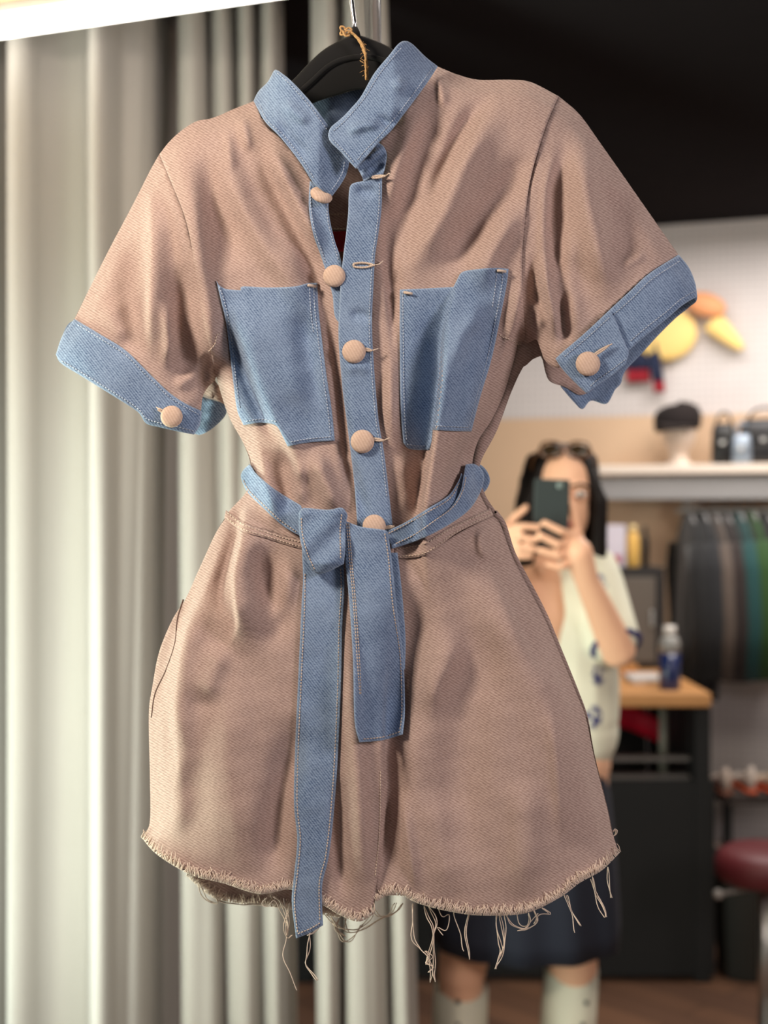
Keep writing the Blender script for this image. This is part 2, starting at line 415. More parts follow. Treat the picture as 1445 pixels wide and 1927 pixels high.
def panel(name, edges, m, parent, step=7, off=0, thick=1.3, dfn=depth, stitches=(), smat=None, bs=4.5, extra=None, sr=.0005, son=4.2):
    """a cut piece of cloth: outline made of smooth runs, laid on the depth field"""
    runs = [sm(e, bs) for e in edges]
    out = [r[:-1] for r in runs]
    # close
    B = np.vstack(out)
    if np.hypot(*(runs[-1][-1]-runs[0][0])) > 2: B = np.vstack([B, runs[-1][-1:]])
    lo = B.min(0); hi = B.max(0); h = step*.866
    pts = []
    for r, y in enumerate(np.arange(lo[1], hi[1], h)):
        for x in np.arange(lo[0]+(step/2 if r % 2 else 0), hi[0], step): pts.append((x, y))
    pts = np.array(pts) if pts else np.zeros((0, 2))
    closed = np.vstack([B, B[:1]])
    if len(pts):
        pts = pts[inpoly(pts, B)]
        if len(pts): pts = pts[segdist(pts, closed) > step*.55]
    A = np.vstack([B, pts]); nb = len(B)
    res = delaunay_2d_cdt([Vector(p) for p in A], [], [list(range(nb))], 1, 1e-4)
    V2 = np.array([tuple(v) for v in res[0]]); T = [tuple(t) for t in res[2]]
    mm = dfn(V2[:, 0], V2[:, 1])+off
    if extra is not None: mm = mm+extra(V2[:, 0], V2[:, 1])
    W = toworld(V2[:, 0], V2[:, 1], mm); W2 = toworld(V2[:, 0], V2[:, 1], mm-thick)
    rim = segdist(V2, closed)
    n = len(V2); Fc = []
    # orient toward the viewer
    for t in T:
        a, b, c = (V2[i] for i in t)
        cr = (b[0]-a[0])*(c[1]-a[1])-(b[1]-a[1])*(c[0]-a[0])
        if cr > 0: t = t[::-1]
        Fc.append(t)
    ec = {}
    for t in Fc:
        for i in range(len(t)):
            e = (t[i], t[(i+1) % len(t)]); ec[e] = 1
    bd = [e for e in ec if (e[1], e[0]) not in ec]
    back = [tuple(i+n for i in t[::-1]) for t in Fc]
    rimf = [(b, a, a+n, b+n) for a, b in bd]
    AV = np.vstack([W, W2]); AF = Fc+back+rimf
    mi = [0]*len(AF); UV = np.vstack([V2, V2])/1000.; RM = np.r_[rim, rim]
    mats = [m]
    if stitches:
        mb = MB()
        dd_ = (lambda x, y: dfn(x, y)+(extra(x, y) if extra is not None else 0))
        for s in stitches: dashes(mb, s, dd_, off, r=sr, on=son)
        k = len(AV); AV = np.vstack([AV, np.array(mb.V)]); AF = AF+[tuple(i+k for i in f) for f in mb.F]
        mi += [1]*len(mb.F); UV = np.vstack([UV, np.zeros((len(mb.V), 2))]); RM = np.r_[RM, np.ones(len(mb.V))*50]
        mats = [m, smat or THREAD]
    return mesh(name, AV, AF, mats, parent, True, mi, UV, RM)

romper = empty('romper', (0, YM, 1.52), 'taupe twill short romper with blue denim trims hanging on the black hanger', 'romper')

def inset(pts, d):
    """offset a run sideways by d px (to its left in travel direction when d>0)"""
    p = sm(pts, 6); t = np.gradient(p, axis=0); t /= np.hypot(*t.T)[:, None]+1e-9
    return (p+np.c_[t[:, 1], -t[:, 0]]*d).tolist()

# ---- back of the bodice and inside of the neck
bb = panel('bodice_back', [
    [(478, 190), (440, 205), (400, 222), (370, 228), (345, 243), (320, 265), (300, 290)],
    [(300, 290), (345, 405), (366, 500), (376, 590), (407, 709), (429, 780), (457, 832), (472, 880), (462, 930), (425, 972)],
    [(425, 972), (565, 1020), (741, 1032), (935, 965)],
    [(935, 965), (915, 935), (903, 900), (905, 868), (935, 810), (962, 738), (985, 690), (1012, 655), (996, 600), (990, 471), (1013, 282), (1051, 181)],
    [(1051, 181), (1000, 155), (960, 150), (900, 150), (860, 140), (823, 125)],
    [(823, 125), (760, 190), (690, 235), (640, 245), (560, 225), (478, 190)]], TAN, romper, step=12, dfn=bdepth,
    stitches=[[(560, 424), (640, 428), (700, 424)]])
# yoke facing band inside the neck
panel('neck_facing', [[(560, 395), (640, 400), (710, 395)], [(710, 395), (710, 428)], [(710, 428), (640, 433), (560, 428)], [(560, 428), (560, 395)]], TAN, romper, step=8, dfn=bdepth, off=2.5,
      stitches=[[(562, 399), (640, 404), (708, 399)], [(562, 425), (640, 430), (708, 425)]])
lab = panel('neck_label', [[(612, 436), (700, 434)], [(700, 434), (702, 472)], [(702, 472), (616, 474)], [(616, 474), (612, 436)]], REDL, romper, step=8, dfn=bdepth, off=12)
# woven lettering of the label, only the strokes that show at the neck
mb = MB()
for st in ([(622, 441), (627, 452), (631, 443), (635, 452), (638, 441)], [(641, 441), (646, 446), (641, 450), (646, 453)], [(640, 458), (635, 461), (641, 465), (635, 468)], [(646, 457), (646, 469)], [(626, 458), (626, 468), (631, 468)]):
    p = sm(st, 2) if len(st) > 2 else np.array(st, float)
    W = toworld(p[:, 0], p[:, 1], bdepth(p[:, 0], p[:, 1])+13.2); mb.tube([tuple(v) for v in W], .0004, 4)
o = mb.build('lettering', REDT, lab, True, local=False)
# back stand collar, seen from inside
panel('collar_back', [[(548, 165), (566, 163), (587, 156), (606, 166), (622, 177), (632, 170), (640, 154), (655, 148), (675, 145), (696, 146)],
      [(696, 146), (740, 130), (790, 110)], [(790, 110), (770, 190), (700, 250), (640, 262)], [(640, 262), (600, 235), (548, 165)]], DEN, romper, step=7, dfn=lambda x, y: -.35*samp(Bs, x, y)-6+5*np.sin((x-600)/14),
      stitches=[[(640, 158), (655, 152), (675, 149), (694, 150)]], smat=BLUETHR)

# ---- legs (back, then front)
panel('leg_back', [[(425, 972), (405, 1005), (375, 1070), (350, 1125), (325, 1165), (300, 1225), (287, 1290), (280, 1345), (282, 1460), (282, 1545), (270, 1573)],
      [(270, 1573), (300, 1607), (355, 1645), (400, 1683), (449, 1695), (490, 1699), (560, 1706), (640, 1722), (704, 1706)],
      [(704, 1706), (718, 1600), (722, 1400), (735, 1200), (741, 1035)], [(741, 1035), (565, 1020), (425, 972)]], TAN, romper, step=13, dfn=bdepth)
panel('leg_back', [[(741, 1035), (800, 1020), (935, 960)], [(935, 960), (952, 985), (968, 1035), (988, 1075), (1014, 1124), (1034, 1165), (1051, 1207), (1089, 1301), (1106, 1350), (1119, 1421), (1143, 1520), (1152, 1563), (1161, 1600)],
      [(1161, 1600), (1126, 1630), (1053, 1668), (959, 1698), (852, 1694), (783, 1680), (726, 1672), (706, 1690)], [(706, 1690), (716, 1600), (720, 1400), (735, 1200), (741, 1035)]], TAN, romper, step=13, dfn=bdepth)
HEM_R = [(706, 1692), (726, 1681), (758, 1681), (783, 1693), (815, 1703), (852, 1711), (894, 1717), (959, 1717), (1002, 1709), (1053, 1683), (1088, 1657), (1126, 1636), (1145, 1619), (1163, 1600)]
panel('leg_front', [[(745, 1052), (801, 1043), (860, 1005), (927, 970)],
      [(927, 970), (941, 986), (961, 1040), (980, 1079), (1005, 1126), (1026, 1167), (1044, 1209), (1083, 1301), (1102, 1350), (1117, 1421), (1142, 1520), (1151, 1563), (1163, 1600)],
      HEM_R[::-1], [(706, 1692), (708, 1600), (712, 1380), (735, 1200), (745, 1052)]], TAN, romper, step=5, off=0)
HEM_L = [(270, 1573), (300, 1605), (360, 1641), (421, 1657), (489, 1677), (549, 1669), (607, 1697), (641, 1717), (674, 1729), (700, 1716)]
panel('leg_front', [[(425, 974), (457, 998), (500, 1012), (565, 1033), (650, 1048), (745, 1054)],
      [(745, 1054), (738, 1200), (722, 1380), (720, 1450), (718, 1560), (710, 1650), (700, 1716)],
      HEM_L[::-1], [(270, 1573), (282, 1545), (282, 1460), (280, 1345), (287, 1290), (300, 1225), (325, 1165), (350, 1125), (375, 1070), (405, 1005), (425, 974)]], TAN, romper, step=5, off=2.2,
      stitches=[[(716, 1452), (714, 1560), (706, 1650)]])
# fly of the shorts: the denim placket runs on below the waist, behind the sash
panel('fly_facing', [[(725, 1040), (748, 1040)], [(748, 1040), (757, 1120), (763, 1200), (762, 1260)], [(762, 1260), (735, 1240), (725, 1040)]], DEN, romper, step=6, off=5)
mb = MB(); dashes(mb, [(752, 1149), (768, 1152)], depth, 3, r=.0006); mb.build('bar_tack', THREAD, romper, True, local=False)

# ---- sleeves
AH_L = [(300, 290), (325, 350), (345, 400), (358, 450), (366, 500), (372, 545), (377, 579)]
panel('sleeve_back', [[(300, 290), (283, 320), (250, 385), (205, 470), (165, 550), (140, 600)], [(140, 600), (235, 650), (330, 720), (380, 740), (425, 762)], [(425, 762), (418, 735), (400, 700), (400, 600), (366, 500), (300, 290)]], TAN, romper, step=12, dfn=bdepth, off=-20)
cb = panel('sleeve_cuff_lining', [[(105, 667), (140, 603), (235, 650), (330, 720), (378, 745), (427, 760)], [(427, 760), (424, 782), (400, 806), (378, 818), (365, 816)],
      [(365, 816), (330, 806), (300, 796), (262, 768), (200, 728), (150, 700), (118, 683), (105, 667)]], DEN, romper, step=9, dfn=bdepth, off=-22)
sl = panel('sleeve', [[(300, 290), (283, 320), (250, 385), (205, 470), (165, 550), (140, 602)],
      [(140, 602), (190, 632), (235, 660), (270, 694), (290, 715), (320, 742), (350, 762), (378, 774)],
      [(378, 774), (382, 745), (392, 728), (404, 716)], [(404, 716), (412, 690), (400, 640), (384, 579), (372, 500), (358, 450), (345, 400), (325, 350), (300, 290)]],
      TAN, romper, step=6, off=-2.5)
CUFL_T = [(140, 600), (190, 630), (235, 658), (268, 690), (290, 712), (320, 740), (350, 760), (380, 774)]
CUFL_B = [(105, 667), (115, 684), (150, 706), (200, 737), (240, 762), (262, 778), (275, 797), (300, 804), (335, 812), (365, 818)]
cuf = panel('sleeve_cuff', [CUFL_T, [(380, 774), (376, 800), (365, 818)], CUFL_B[::-1], [(105, 667), (118, 630), (140, 600)]], DEN, sl, step=5.5, off=1.5, thick=2.2,
      stitches=[[(146, 611), (190, 638), (235, 667), (268, 699), (290, 720), (320, 748), (350, 767), (374, 780)], [(116, 679), (150, 699), (200, 730), (240, 755), (262, 771), (280, 790), (330, 802), (364, 811)]], smat=BLUETHR)
AH_R = [(1051, 181), (1030, 230), (1013, 282), (1000, 330), (992, 376), (983, 471), (983, 546), (988, 628)]
panel('sleeve_back', [[(1051, 181), (1090, 215), (1130, 270), (1200, 370), (1277, 480)], [(1277, 480), (1230, 560), (1150, 690), (1100, 742), (1062, 728)],
      [(1062, 728), (1035, 718), (1026, 700), (1020, 676), (1009, 661), (996, 667), (978, 666)], [(978, 666), (985, 546), (992, 376), (1051, 181)]], TAN, romper, step=12, dfn=bdepth, off=-20)
sr_ = panel('sleeve', [[(1051, 181), (1090, 215), (1130, 270), (1200, 370), (1277, 481)],
      [(1277, 481), (1221, 518), (1147, 586), (1100, 634), (1060, 668), (1048, 680)],
      [(1048, 680), (1053, 692), (1040, 690), (1025, 678), (1018, 660), (1010, 640), (1002, 641), (988, 648), (974, 650)],
      [(974, 650), (980, 600), (978, 546), (980, 471), (990, 376), (1000, 330), (1013, 282), (1030, 230), (1051, 181)]], TAN, romper, step=6, off=-2.0)
panel('sleeve_cuff_lining', [[(1296, 505), (1312, 559), (1297, 578), (1270, 600), (1235, 635), (1205, 668), (1176, 699), (1168, 722), (1157, 734), (1141, 760), (1112, 754), (1096, 770), (1080, 757), (1055, 728)],
      [(1055, 728), (1060, 690), (1150, 600), (1240, 520), (1296, 505)]], DEN, romper, step=9, dfn=bdepth, off=-22)
cur = panel('sleeve_cuff', [[(1045, 675), (1060, 662), (1100, 628), (1147, 583), (1185, 548), (1221, 515), (1277, 479)], [(1277, 479), (1296, 503), (1308, 532), (1312, 558)],
      [(1312, 558), (1285, 574), (1258, 597), (1220, 628), (1185, 658), (1150, 690)], [(1150, 690), (1100, 720), (1045, 675)]], DEN, sr_, step=5.5, off=1.5, thick=2.2,
      stitches=[[(1150, 596), (1190, 561), (1225, 527), (1279, 491)], [(1308, 547), (1280, 564), (1252, 588), (1215, 617), (1186, 642)]], smat=BLUETHR)
panel('cuff_tab', [[(1045, 675), (1060, 661), (1100, 627), (1147, 583)], [(1147, 583), (1158, 602), (1170, 632), (1178, 650), (1183, 664), (1177, 686)],
      [(1177, 686), (1150, 708), (1126, 724), (1104, 741)], [(1104, 741), (1090, 728), (1072, 710), (1056, 692), (1045, 675)]], DEN, cur, step=5, off=6, thick=2.5,
      stitches=[[(1062, 671), (1104, 636), (1147, 597)], [(1176, 677), (1148, 698), (1124, 715), (1108, 729)]], smat=BLUETHR)

panel('underarm_gusset', [[(968, 640), (1012, 636), (1022, 668)], [(1022, 668), (1003, 676), (985, 690), (966, 684)], [(966, 684), (968, 640)]], TAN, romper, step=6, off=-1.2, dfn=lambda x, y: 0*x-2)
# ---- bodice fronts
NL = [(478, 190), (500, 237), (527, 260), (562, 303), (588, 345)]
panel('bodice_front', [NL, [(588, 345), (608, 352), (617, 384), (620, 415), (630, 455), (642, 491), (660, 540), (675, 640), (684, 780), (697, 985), (700, 1036)],
      [(700, 1036), (640, 1030), (563, 1017), (500, 998), (458, 984), (425, 970)],
      [(425, 970), (437, 955), (460, 930), (472, 905), (472, 868), (457, 832), (429, 780), (407, 709), (395, 656), (377, 579)],
      AH_L[::-1], [(300, 290), (320, 265), (345, 243), (370, 228), (400, 222), (440, 205), (478, 190)]], TAN, romper, step=5,
      stitches=[[(392, 662), (404, 648), (409, 630), (421, 628)]])
panel('bodice_front', [[(823, 126), (860, 140), (900, 150), (960, 150), (1000, 155), (1051, 181)], AH_R,
      [(988, 628), (986, 640), (974, 644), (970, 667), (949, 738), (925, 790), (900, 829), (889, 870), (893, 900), (902, 928), (920, 962), (924, 968)],
      [(924, 968), (860, 988), (801, 1020), (741, 1032), (690, 1036)], [(690, 1036), (680, 900), (668, 700), (672, 560), (684, 440), (688, 342)],
      [(688, 342), (720, 332), (727, 291), (713, 268)], [(713, 268), (736, 246), (763, 211), (801, 159), (823, 126)]], TAN, romper, step=5, off=.6,
      stitches=[[(975, 648), (962, 640), (945, 634), (938, 628)]])
# waist band seams
panel('waistband', [[(425, 960), (458, 983), (500, 998), (563, 1016), (640, 1028), (741, 1030)], [(741, 1030), (741, 1050)], [(741, 1050), (650, 1046), (566, 1033), (500, 1013), (456, 1000), (422, 975)], [(422, 975), (425, 960)]], TAN, romper, step=6, off=3.2,
      stitches=[[(428, 965), (458, 987), (500, 1002), (563, 1020), (640, 1032)], [(428, 976), (458, 996), (500, 1009), (563, 1028), (640, 1041)]])
panel('waistband', [[(741, 1030), (801, 1018), (850, 990), (922, 956)], [(922, 956), (929, 970)], [(929, 970), (860, 1003), (803, 1044), (741, 1052)], [(741, 1052), (741, 1030)]], TAN, romper, step=6, off=2.2,
      stitches=[[(745, 1034), (801, 1022), (850, 994), (922, 960)], [(745, 1048), (801, 1040), (858, 1001), (926, 967)]])

# side seam: dark tube put in for the shade of its groove
SEAM = mat('seam_groove_shade', (104, 82, 74), .9)
mb = MB(); q_ = sm([(345, 1128), (334, 1165), (329, 1212), (312, 1262), (292, 1305), (285, 1350)], 6)
mb.tube([tuple(v) for v in toworld(q_[:, 0], q_[:, 1], depth(q_[:, 0], q_[:, 1])+2.2)], .0008, 6); mb.build('side_seam', SEAM, romper, True, local=False)
# ---- plackets
panel('placket_under', [[(583, 340), (622, 368)], [(622, 368), (618, 384), (621, 415), (630, 453), (642, 491), (652, 560), (662, 620)], [(662, 620), (632, 600), (625, 553), (609, 498), (601, 474), (590, 443), (582, 400), (581, 370), (583, 340)]],
      DEN, romper, step=5, off=3, thick=2, stitches=[[(584, 350), (586, 400), (594, 440), (606, 474), (614, 498)], [(615, 385), (617, 415), (626, 453), (637, 489)]], smat=BLUETHR)
panel('placket', [[(658, 352), (664, 345), (685, 340), (700, 334), (719, 330)], [(719, 330), (718, 390), (712, 440), (706, 480), (703, 534), (700, 605), (703, 679), (712, 787), (723, 854), (733, 937), (740, 1000)],
      [(740, 1000), (673, 1000)], [(673, 1000), (667, 916), (660, 854), (652, 791), (644, 729), (637, 640), (638, 584), (641, 530), (646, 480), (651, 440), (655, 400), (656, 367), (658, 352)]],
      DEN, romper, step=5, off=7, thick=2.5,
      stitches=[[(714, 345), (713, 392), (707, 442), (701, 482), (698, 534), (695, 605), (698, 679), (707, 787), (718, 854), (728, 937)]], smat=BLUETHR)
panel('placket_top', [[(671, 315), (690, 296), (712, 268)], [(712, 268), (722, 276), (728, 292), (724, 318), (720, 332)], [(720, 332), (700, 334), (684, 342)], [(684, 342), (680, 330), (671, 315)]], DEN, romper, step=4, off=8,
      extra=lambda x, y: 1.6*np.sin((x+y*1.3)/4.5))
# ---- collars
panel('collar', [[(477, 190), (486, 172), (503, 155), (510, 143), (518, 131), (532, 139), (549, 153), (570, 175), (590, 198), (620, 239), (640, 263), (656, 285), (657, 304), (653, 325), (642, 346), (625, 369)],
      [(625, 369), (605, 358), (588, 343)], [(588, 343), (562, 302), (528, 259), (498, 228), (477, 190)]], DEN, romper, step=5, off=5, thick=3,
      extra=lambda x, y: np.interp(x, [470, 520, 600, 660], [0, 14, 12, -8]),
      stitches=[[(648, 305), (645, 323), (635, 342), (622, 360)], [(489, 197), (504, 228), (534, 255), (568, 299), (592, 338)], [(522, 138), (545, 158), (585, 202), (616, 245)]], smat=BLUETHR, sr=.0004)
panel('collar', [[(617, 255), (622, 240), (644, 221), (662, 202), (680, 180), (704, 138), (732, 104), (748, 84), (760, 77), (775, 82), (801, 107), (824, 125)],
      [(824, 125), (801, 160), (763, 211), (736, 246), (713, 268), (690, 295), (670, 318)], [(670, 318), (655, 302), (639, 284), (622, 268), (617, 255)]], DEN, romper, step=5, off=10, thick=3.5,
      extra=lambda x, y: np.interp(x, [610, 680, 740, 800], [10, 12, 16, 4]),
      stitches=[[(626, 263), (643, 280), (659, 297), (668, 308)], [(812, 130), (790, 160), (756, 205), (728, 240), (704, 266), (684, 287), (672, 302)], [(628, 246), (650, 226), (686, 184), (712, 142), (740, 107), (757, 88)]], smat=BLUETHR, sr=.0004)

# ---- pockets
pk = panel('pocket', [[(407, 528), (413, 537), (426, 544), (453, 546)], [(453, 546), (457, 539), (505, 541), (554, 539), (579, 533), (597, 532)], [(597, 532), (600, 588), (613, 696), (624, 770), (630, 829)],
      [(630, 829), (579, 833), (541, 840)], [(541, 840), (531, 820), (518, 800), (488, 796), (458, 800)], [(458, 800), (446, 771), (438, 712), (426, 613), (415, 563), (407, 528)]], DEN, romper, step=5, off=3.2, thick=2.2,
      stitches=[[(590, 540), (593, 588), (606, 696), (617, 770), (622, 822)], [(582, 537), (585, 588), (590, 625)], [(622, 822), (580, 826), (545, 832)], [(520, 793), (490, 789), (462, 793)], [(413, 540), (421, 563), (432, 613), (444, 712), (452, 771)]], smat=BLUETHR)
pk2 = panel('pocket', [[(752, 545), (795, 543), (853, 540)], [(853, 540), (861, 524), (868, 513), (885, 508), (930, 504), (957, 506)], [(957, 506), (953, 538), (940, 605), (924, 679), (904, 746), (887, 812)],
      [(887, 812), (850, 811), (814, 809)], [(814, 809), (812, 830), (808, 847)], [(808, 847), (785, 847), (768, 844), (759, 833)], [(759, 833), (754, 771), (752, 646), (752, 545)]], DEN, romper, step=5, off=3.2, thick=2.2,
      stitches=[[(946, 512), (944, 538), (932, 603), (916, 677), (897, 744), (881, 804)], [(935, 508), (932, 540), (926, 580)], [(881, 804), (850, 803), (818, 801)], [(758, 548), (759, 646), (761, 771), (765, 830)], [(766, 836), (785, 839), (804, 839)]], smat=BLUETHR)
for a in ([(936, 509), (952, 511)], [(760, 550), (776, 553)], [(580, 537), (594, 539)]):
    mb = MB(); q_ = np.array([a[0], ((a[0][0]+a[1][0])/2, (a[0][1]+a[1][1])/2), a[1]], float)
    mb.tube([tuple(v) for v in toworld(q_[:, 0], q_[:, 1], depth(q_[:, 0], q_[:, 1])+6.1)], .0013, 6); mb.build('bar_tack', THREAD, romper, True, local=False)

# ---- buttons and buttonholes
def button(px, py, r, parent, off, tilt=(0, 0), ry=None, name='button'):
    rm = r/2000.; mb = MB(); prof = [(0, .0052), (.45, .0050), (.75, .0042), (.93, .0028), (1, .0012), (.95, -.0006), (.6, -.0012)]
    n = 32; rings = []
    for f, h in prof:
        rings.append([(max(f, .02)*rm*math.cos(2*math.pi*j/n), -h, max(f, .02)*rm*math.sin(2*math.pi*j/n)) for j in range(n)])
    mb.loft(rings)
    R = Matrix.Rotation(tilt[0], 3, 'X') @ Matrix.Rotation(tilt[1], 3, 'Z')
    c = toworld(np.array([px]), np.array([py]), depth(np.array([px]), np.array([py]))+off)[0]
    V = [Vector(c)+R @ Vector(v) for v in mb.V]
    UVb = [(v[0]*2, v[2]*2) for v in mb.V]
    return mesh(name, V, mb.F, BUTT, parent, True, uv=UVb)
button(604, 369, 21, romper, 9, tilt=(-.75, .35))
button(629, 520, 20.5, romper, 6)
button(666, 662, 21.5, romper, 9)
button(682, 831, 21.5, romper, 9)
button(704, 990, 21, romper, 9)
button(323, 784, 20, cuf, 5, tilt=(0, .1))
button(1106, 685, 22.5, cur, 10)
def hole(p, q, parent, off, open_=False, knot=None):
    mb = MB()
    a = np.array(p, float); b = np.array(q, float); t = (b-a)/np.hypot(*(b-a)); n = np.array([-t[1], t[0]])
    L = np.hypot(*(b-a)); w_ = 4.5 if open_ else 1.8
    loop = []
    for s in np.linspace(0, 1, 14): loop.append(a+t*L*s+n*w_*math.sin(math.pi*min(1, s*1.0+.12))**.6*(1 if s < .97 else .3))
    for s in np.linspace(1, 0, 14): loop.append(a+t*L*s-n*w_*math.sin(math.pi*min(1, s*1.0+.12))**.6*(1 if s < .97 else .3))
    loop = np.array(loop+[loop[0]])
    W = toworld(loop[:, 0], loop[:, 1], depth(loop[:, 0], loop[:, 1])+off)
    for i in range(len(W)-1):
        m = (W[i]+W[i+1])/2; mb.tube([W[i], m, W[i+1]], [.0009, .0012, .0009], 5)
    if knot:
        k = np.array([q]+knot, float); W = toworld(k[:, 0], k[:, 1], depth(k[:, 0], k[:, 1])+off); mb.tube([tuple(v) for v in W], .0006, 5)
    mb.build('buttonhole', THREAD, parent, True, local=False)
hole((665, 499), (706, 499), romper, 8, True, [(714, 497), (721, 491)])
hole((700, 334), (726, 331), romper, 10, False, [(732, 326), (736, 330)])
hole((686, 657), (700, 660), romper, 9, False, [(712, 656)])
hole((700, 826), (722, 829), romper, 9, False, [(733, 824)])
hole((722, 993), (742, 991), romper, 9, False)
hole((298, 770), (313, 778), cuf, 5, False, [(294, 766)])
hole((1118, 668), (1146, 650), cur, 10, False, [(1152, 647)])

# ---- frayed hems
def fray(name, run, parent, dfn, off, seed, n=None, ln=(7, 15), out=1):
    r = random.Random(seed); p = sm(run, 3.3); t = np.gradient(p, axis=0); t /= np.hypot(*t.T)[:, None]
    nn = np.c_[-t[:, 1], t[:, 0]]*out; mb = MB()
    base = dfn(p[:, 0], p[:, 1])+off
    for i in range(len(p)):
        for k in range(3):
            L = r.uniform(*ln)*r.choice((.8, 1, 1, 1.35)); j = r.uniform(-.7, .7)
            d = nn[i]+t[i]*j; s = p[i]-nn[i]*5+t[i]*r.uniform(-2, 2)
            pts = [s, s+d*(L*.5+3)+t[i]*r.uniform(-1, 1), s+d*(L+4)+t[i]*r.uniform(-3, 3)]
            pts = np.array(pts); z = base[i]+np.array([.6, .6+r.uniform(0, 1.2), r.uniform(-1.5, 2.5)])
            W = toworld(pts[:, 0], pts[:, 1], z); mb.tube([tuple(v) for v in W], [.0005, .00042, .00028], 4)
    o = mb.build(name, FRAY, parent, True, local=False); tag(o, 'pale frayed threads along the hem', kind='stuff'); return o
fray('frayed_edge', HEM_L[::-1], romper, depth, 2.6, 1)
fray('frayed_edge', HEM_R[::-1], romper, depth, .6, 2)
fray('frayed_edge', [(640, 1722), (560, 1708), (490, 1699), (449, 1695), (400, 1683), (355, 1645)], romper, bdepth, 0, 3)

# ---- long hanging threads
def strand(pts, r=.0005, curl=1.5, seed=0, z0=0, double=True, dep=None):
    rr = random.Random(seed*7+5); mb = MB(); p = sm(pts, 3.5)
    d0 = dep if dep is not None else float(depth(np.array([pts[0][0]]), np.array([min(pts[0][1], 1700)]))[0])*.9
    for k in range(2 if double else 1):
        a = rr.uniform(0, 6); b = rr.uniform(0, 6); g = rr.uniform(9, 16)
        i = np.arange(len(p)); env = np.sin(np.pi*np.clip(i/max(1, len(p)-1), 0, 1))**.5
        q = p+np.c_[curl*np.sin(i*3.5/g+a)+curl*(k*2-1)*.9*env, curl*.4*np.cos(i*3.5/g*1.7+b)]
        W = toworld(q[:, 0], q[:, 1], d0+z0+1.3*np.sin(i*3.5/g+b))
        mb.tube([tuple(v) for v in W], r, 5)
    mb.build('loose_thread', FRAY, romper, True, local=False)
TH = [
 [(799, 1706), (806, 1728), (812, 1742), (815, 1762), (817, 1785), (818, 1810), (815, 1832), (818, 1848)],
 [(806, 1706), (822, 1735), (815, 1760), (808, 1790), (803, 1815)],
 [(826, 1708), (835, 1725), (846, 1722), (840, 1750), (825, 1745), (835, 1760)],
 [(778, 1700), (776, 1760), (790, 1785), (805, 1800), (812, 1825), (808, 1848)],
 [(800, 1790), (812, 1800), (803, 1812), (816, 1820), (806, 1830)],
 [(853, 1713), (862, 1740), (868, 1765), (874, 1790)],
 [(882, 1716), (878, 1745), (877, 1770), (884, 1806)],
 [(935, 1718), (934, 1745), (940, 1775), (944, 1790), (937, 1808), (932, 1824)],
 [(948, 1718), (955, 1745), (950, 1775), (945, 1800), (934, 1822)],
 [(941, 1718), (945, 1750), (948, 1780), (941, 1800)],
 [(952, 1720), (965, 1740), (985, 1748), (997, 1732), (996, 1718)],
 [(970, 1716), (978, 1738), (995, 1742), (1012, 1718)],
 [(1003, 1712), (1010, 1735), (992, 1748), (975, 1752)],
 [(1018, 1708), (1030, 1715), (1034, 1720), (1015, 1722), (1005, 1738)],
 [(1062, 1685), (1070, 1705), (1078, 1725), (1083, 1755)],
 [(1066, 1685), (1076, 1715), (1092, 1742)],
 [(1113, 1650), (1120, 1675), (1132, 1700), (1140, 1725)],
 [(1112, 1655), (1122, 1690), (1134, 1720), (1139, 1727), (1136, 1705), (1124, 1680)],
 [(1142, 1632), (1146, 1660), (1150, 1690)],
 [(1152, 1565), (1158, 1560), (1158, 1570), (1151, 1575)],
 [(535, 1690), (540, 1730), (541, 1770), (534, 1800), (545, 1830), (560, 1863)],
 [(545, 1700), (536, 1740), (542, 1765), (549, 1760)],
 [(583, 1755), (580, 1790), (575, 1815), (590, 1835), (598, 1845)],
 [(500, 1690), (492, 1700), (505, 1706), (520, 1695), (530, 1720), (545, 1750)],
 [(515, 1688), (530, 1700), (543, 1735), (540, 1760)],
 [(600, 1745), (588, 1755), (578, 1760)],
]
for i, t in enumerate(TH): strand(t, seed=i, r=.00042, curl=1.6, double=(i % 3 != 2))
for i, t in enumerate([[(612, 1722), (640, 1745), (670, 1750), (690, 1735), (700, 1722)], [(625, 1725), (640, 1765), (660, 1770), (680, 1740)], [(650, 1728), (655, 1755), (690, 1745), (730, 1720), (745, 1700)], [(700, 1700), (715, 1725), (745, 1715), (760, 1700)],
                       [(375, 1660), (385, 1690), (410, 1700), (400, 1680)], [(400, 1685), (430, 1700), (480, 1702), (520, 1700)], [(640, 1728), (630, 1750), (650, 1762)]]):
    strand(t, seed=40+i, r=.0005, curl=2.2, dep=-45)

# ------------------------------------------------------------ the sash
sash = empty('waist_sash', (0, YM, 1.46), 'light blue denim sash knotted round the waist of the romper', 'belt')
panel('waist_loop', [[(470, 873), (476, 882), (481, 890), (508, 914), (536, 933), (566, 951)], [(566, 951), (575, 980), (568, 1010)], [(568, 1010), (545, 998), (524, 983), (493, 954), (466, 927), (456, 908)], [(456, 908), (453, 895), (458, 884), (470, 873)]],
      DEN, sash, step=4.5, off=8, thick=3, extra=lambda x, y: np.interp(x, [450, 475, 520], [-14, 0, 3])+3*np.cos((y-(880+(x-470)*.86))/16),
      stitches=[[(458, 904), (470, 925), (497, 951), (527, 979), (558, 1001)]], smat=THREAD)
panel('waist_loop', [[(875, 872), (888, 870), (905, 875), (917, 888), (922, 905), (915, 922), (905, 930)], [(905, 930), (880, 910), (875, 872)]], DEN, sash, step=4.5, off=-8, thick=3)
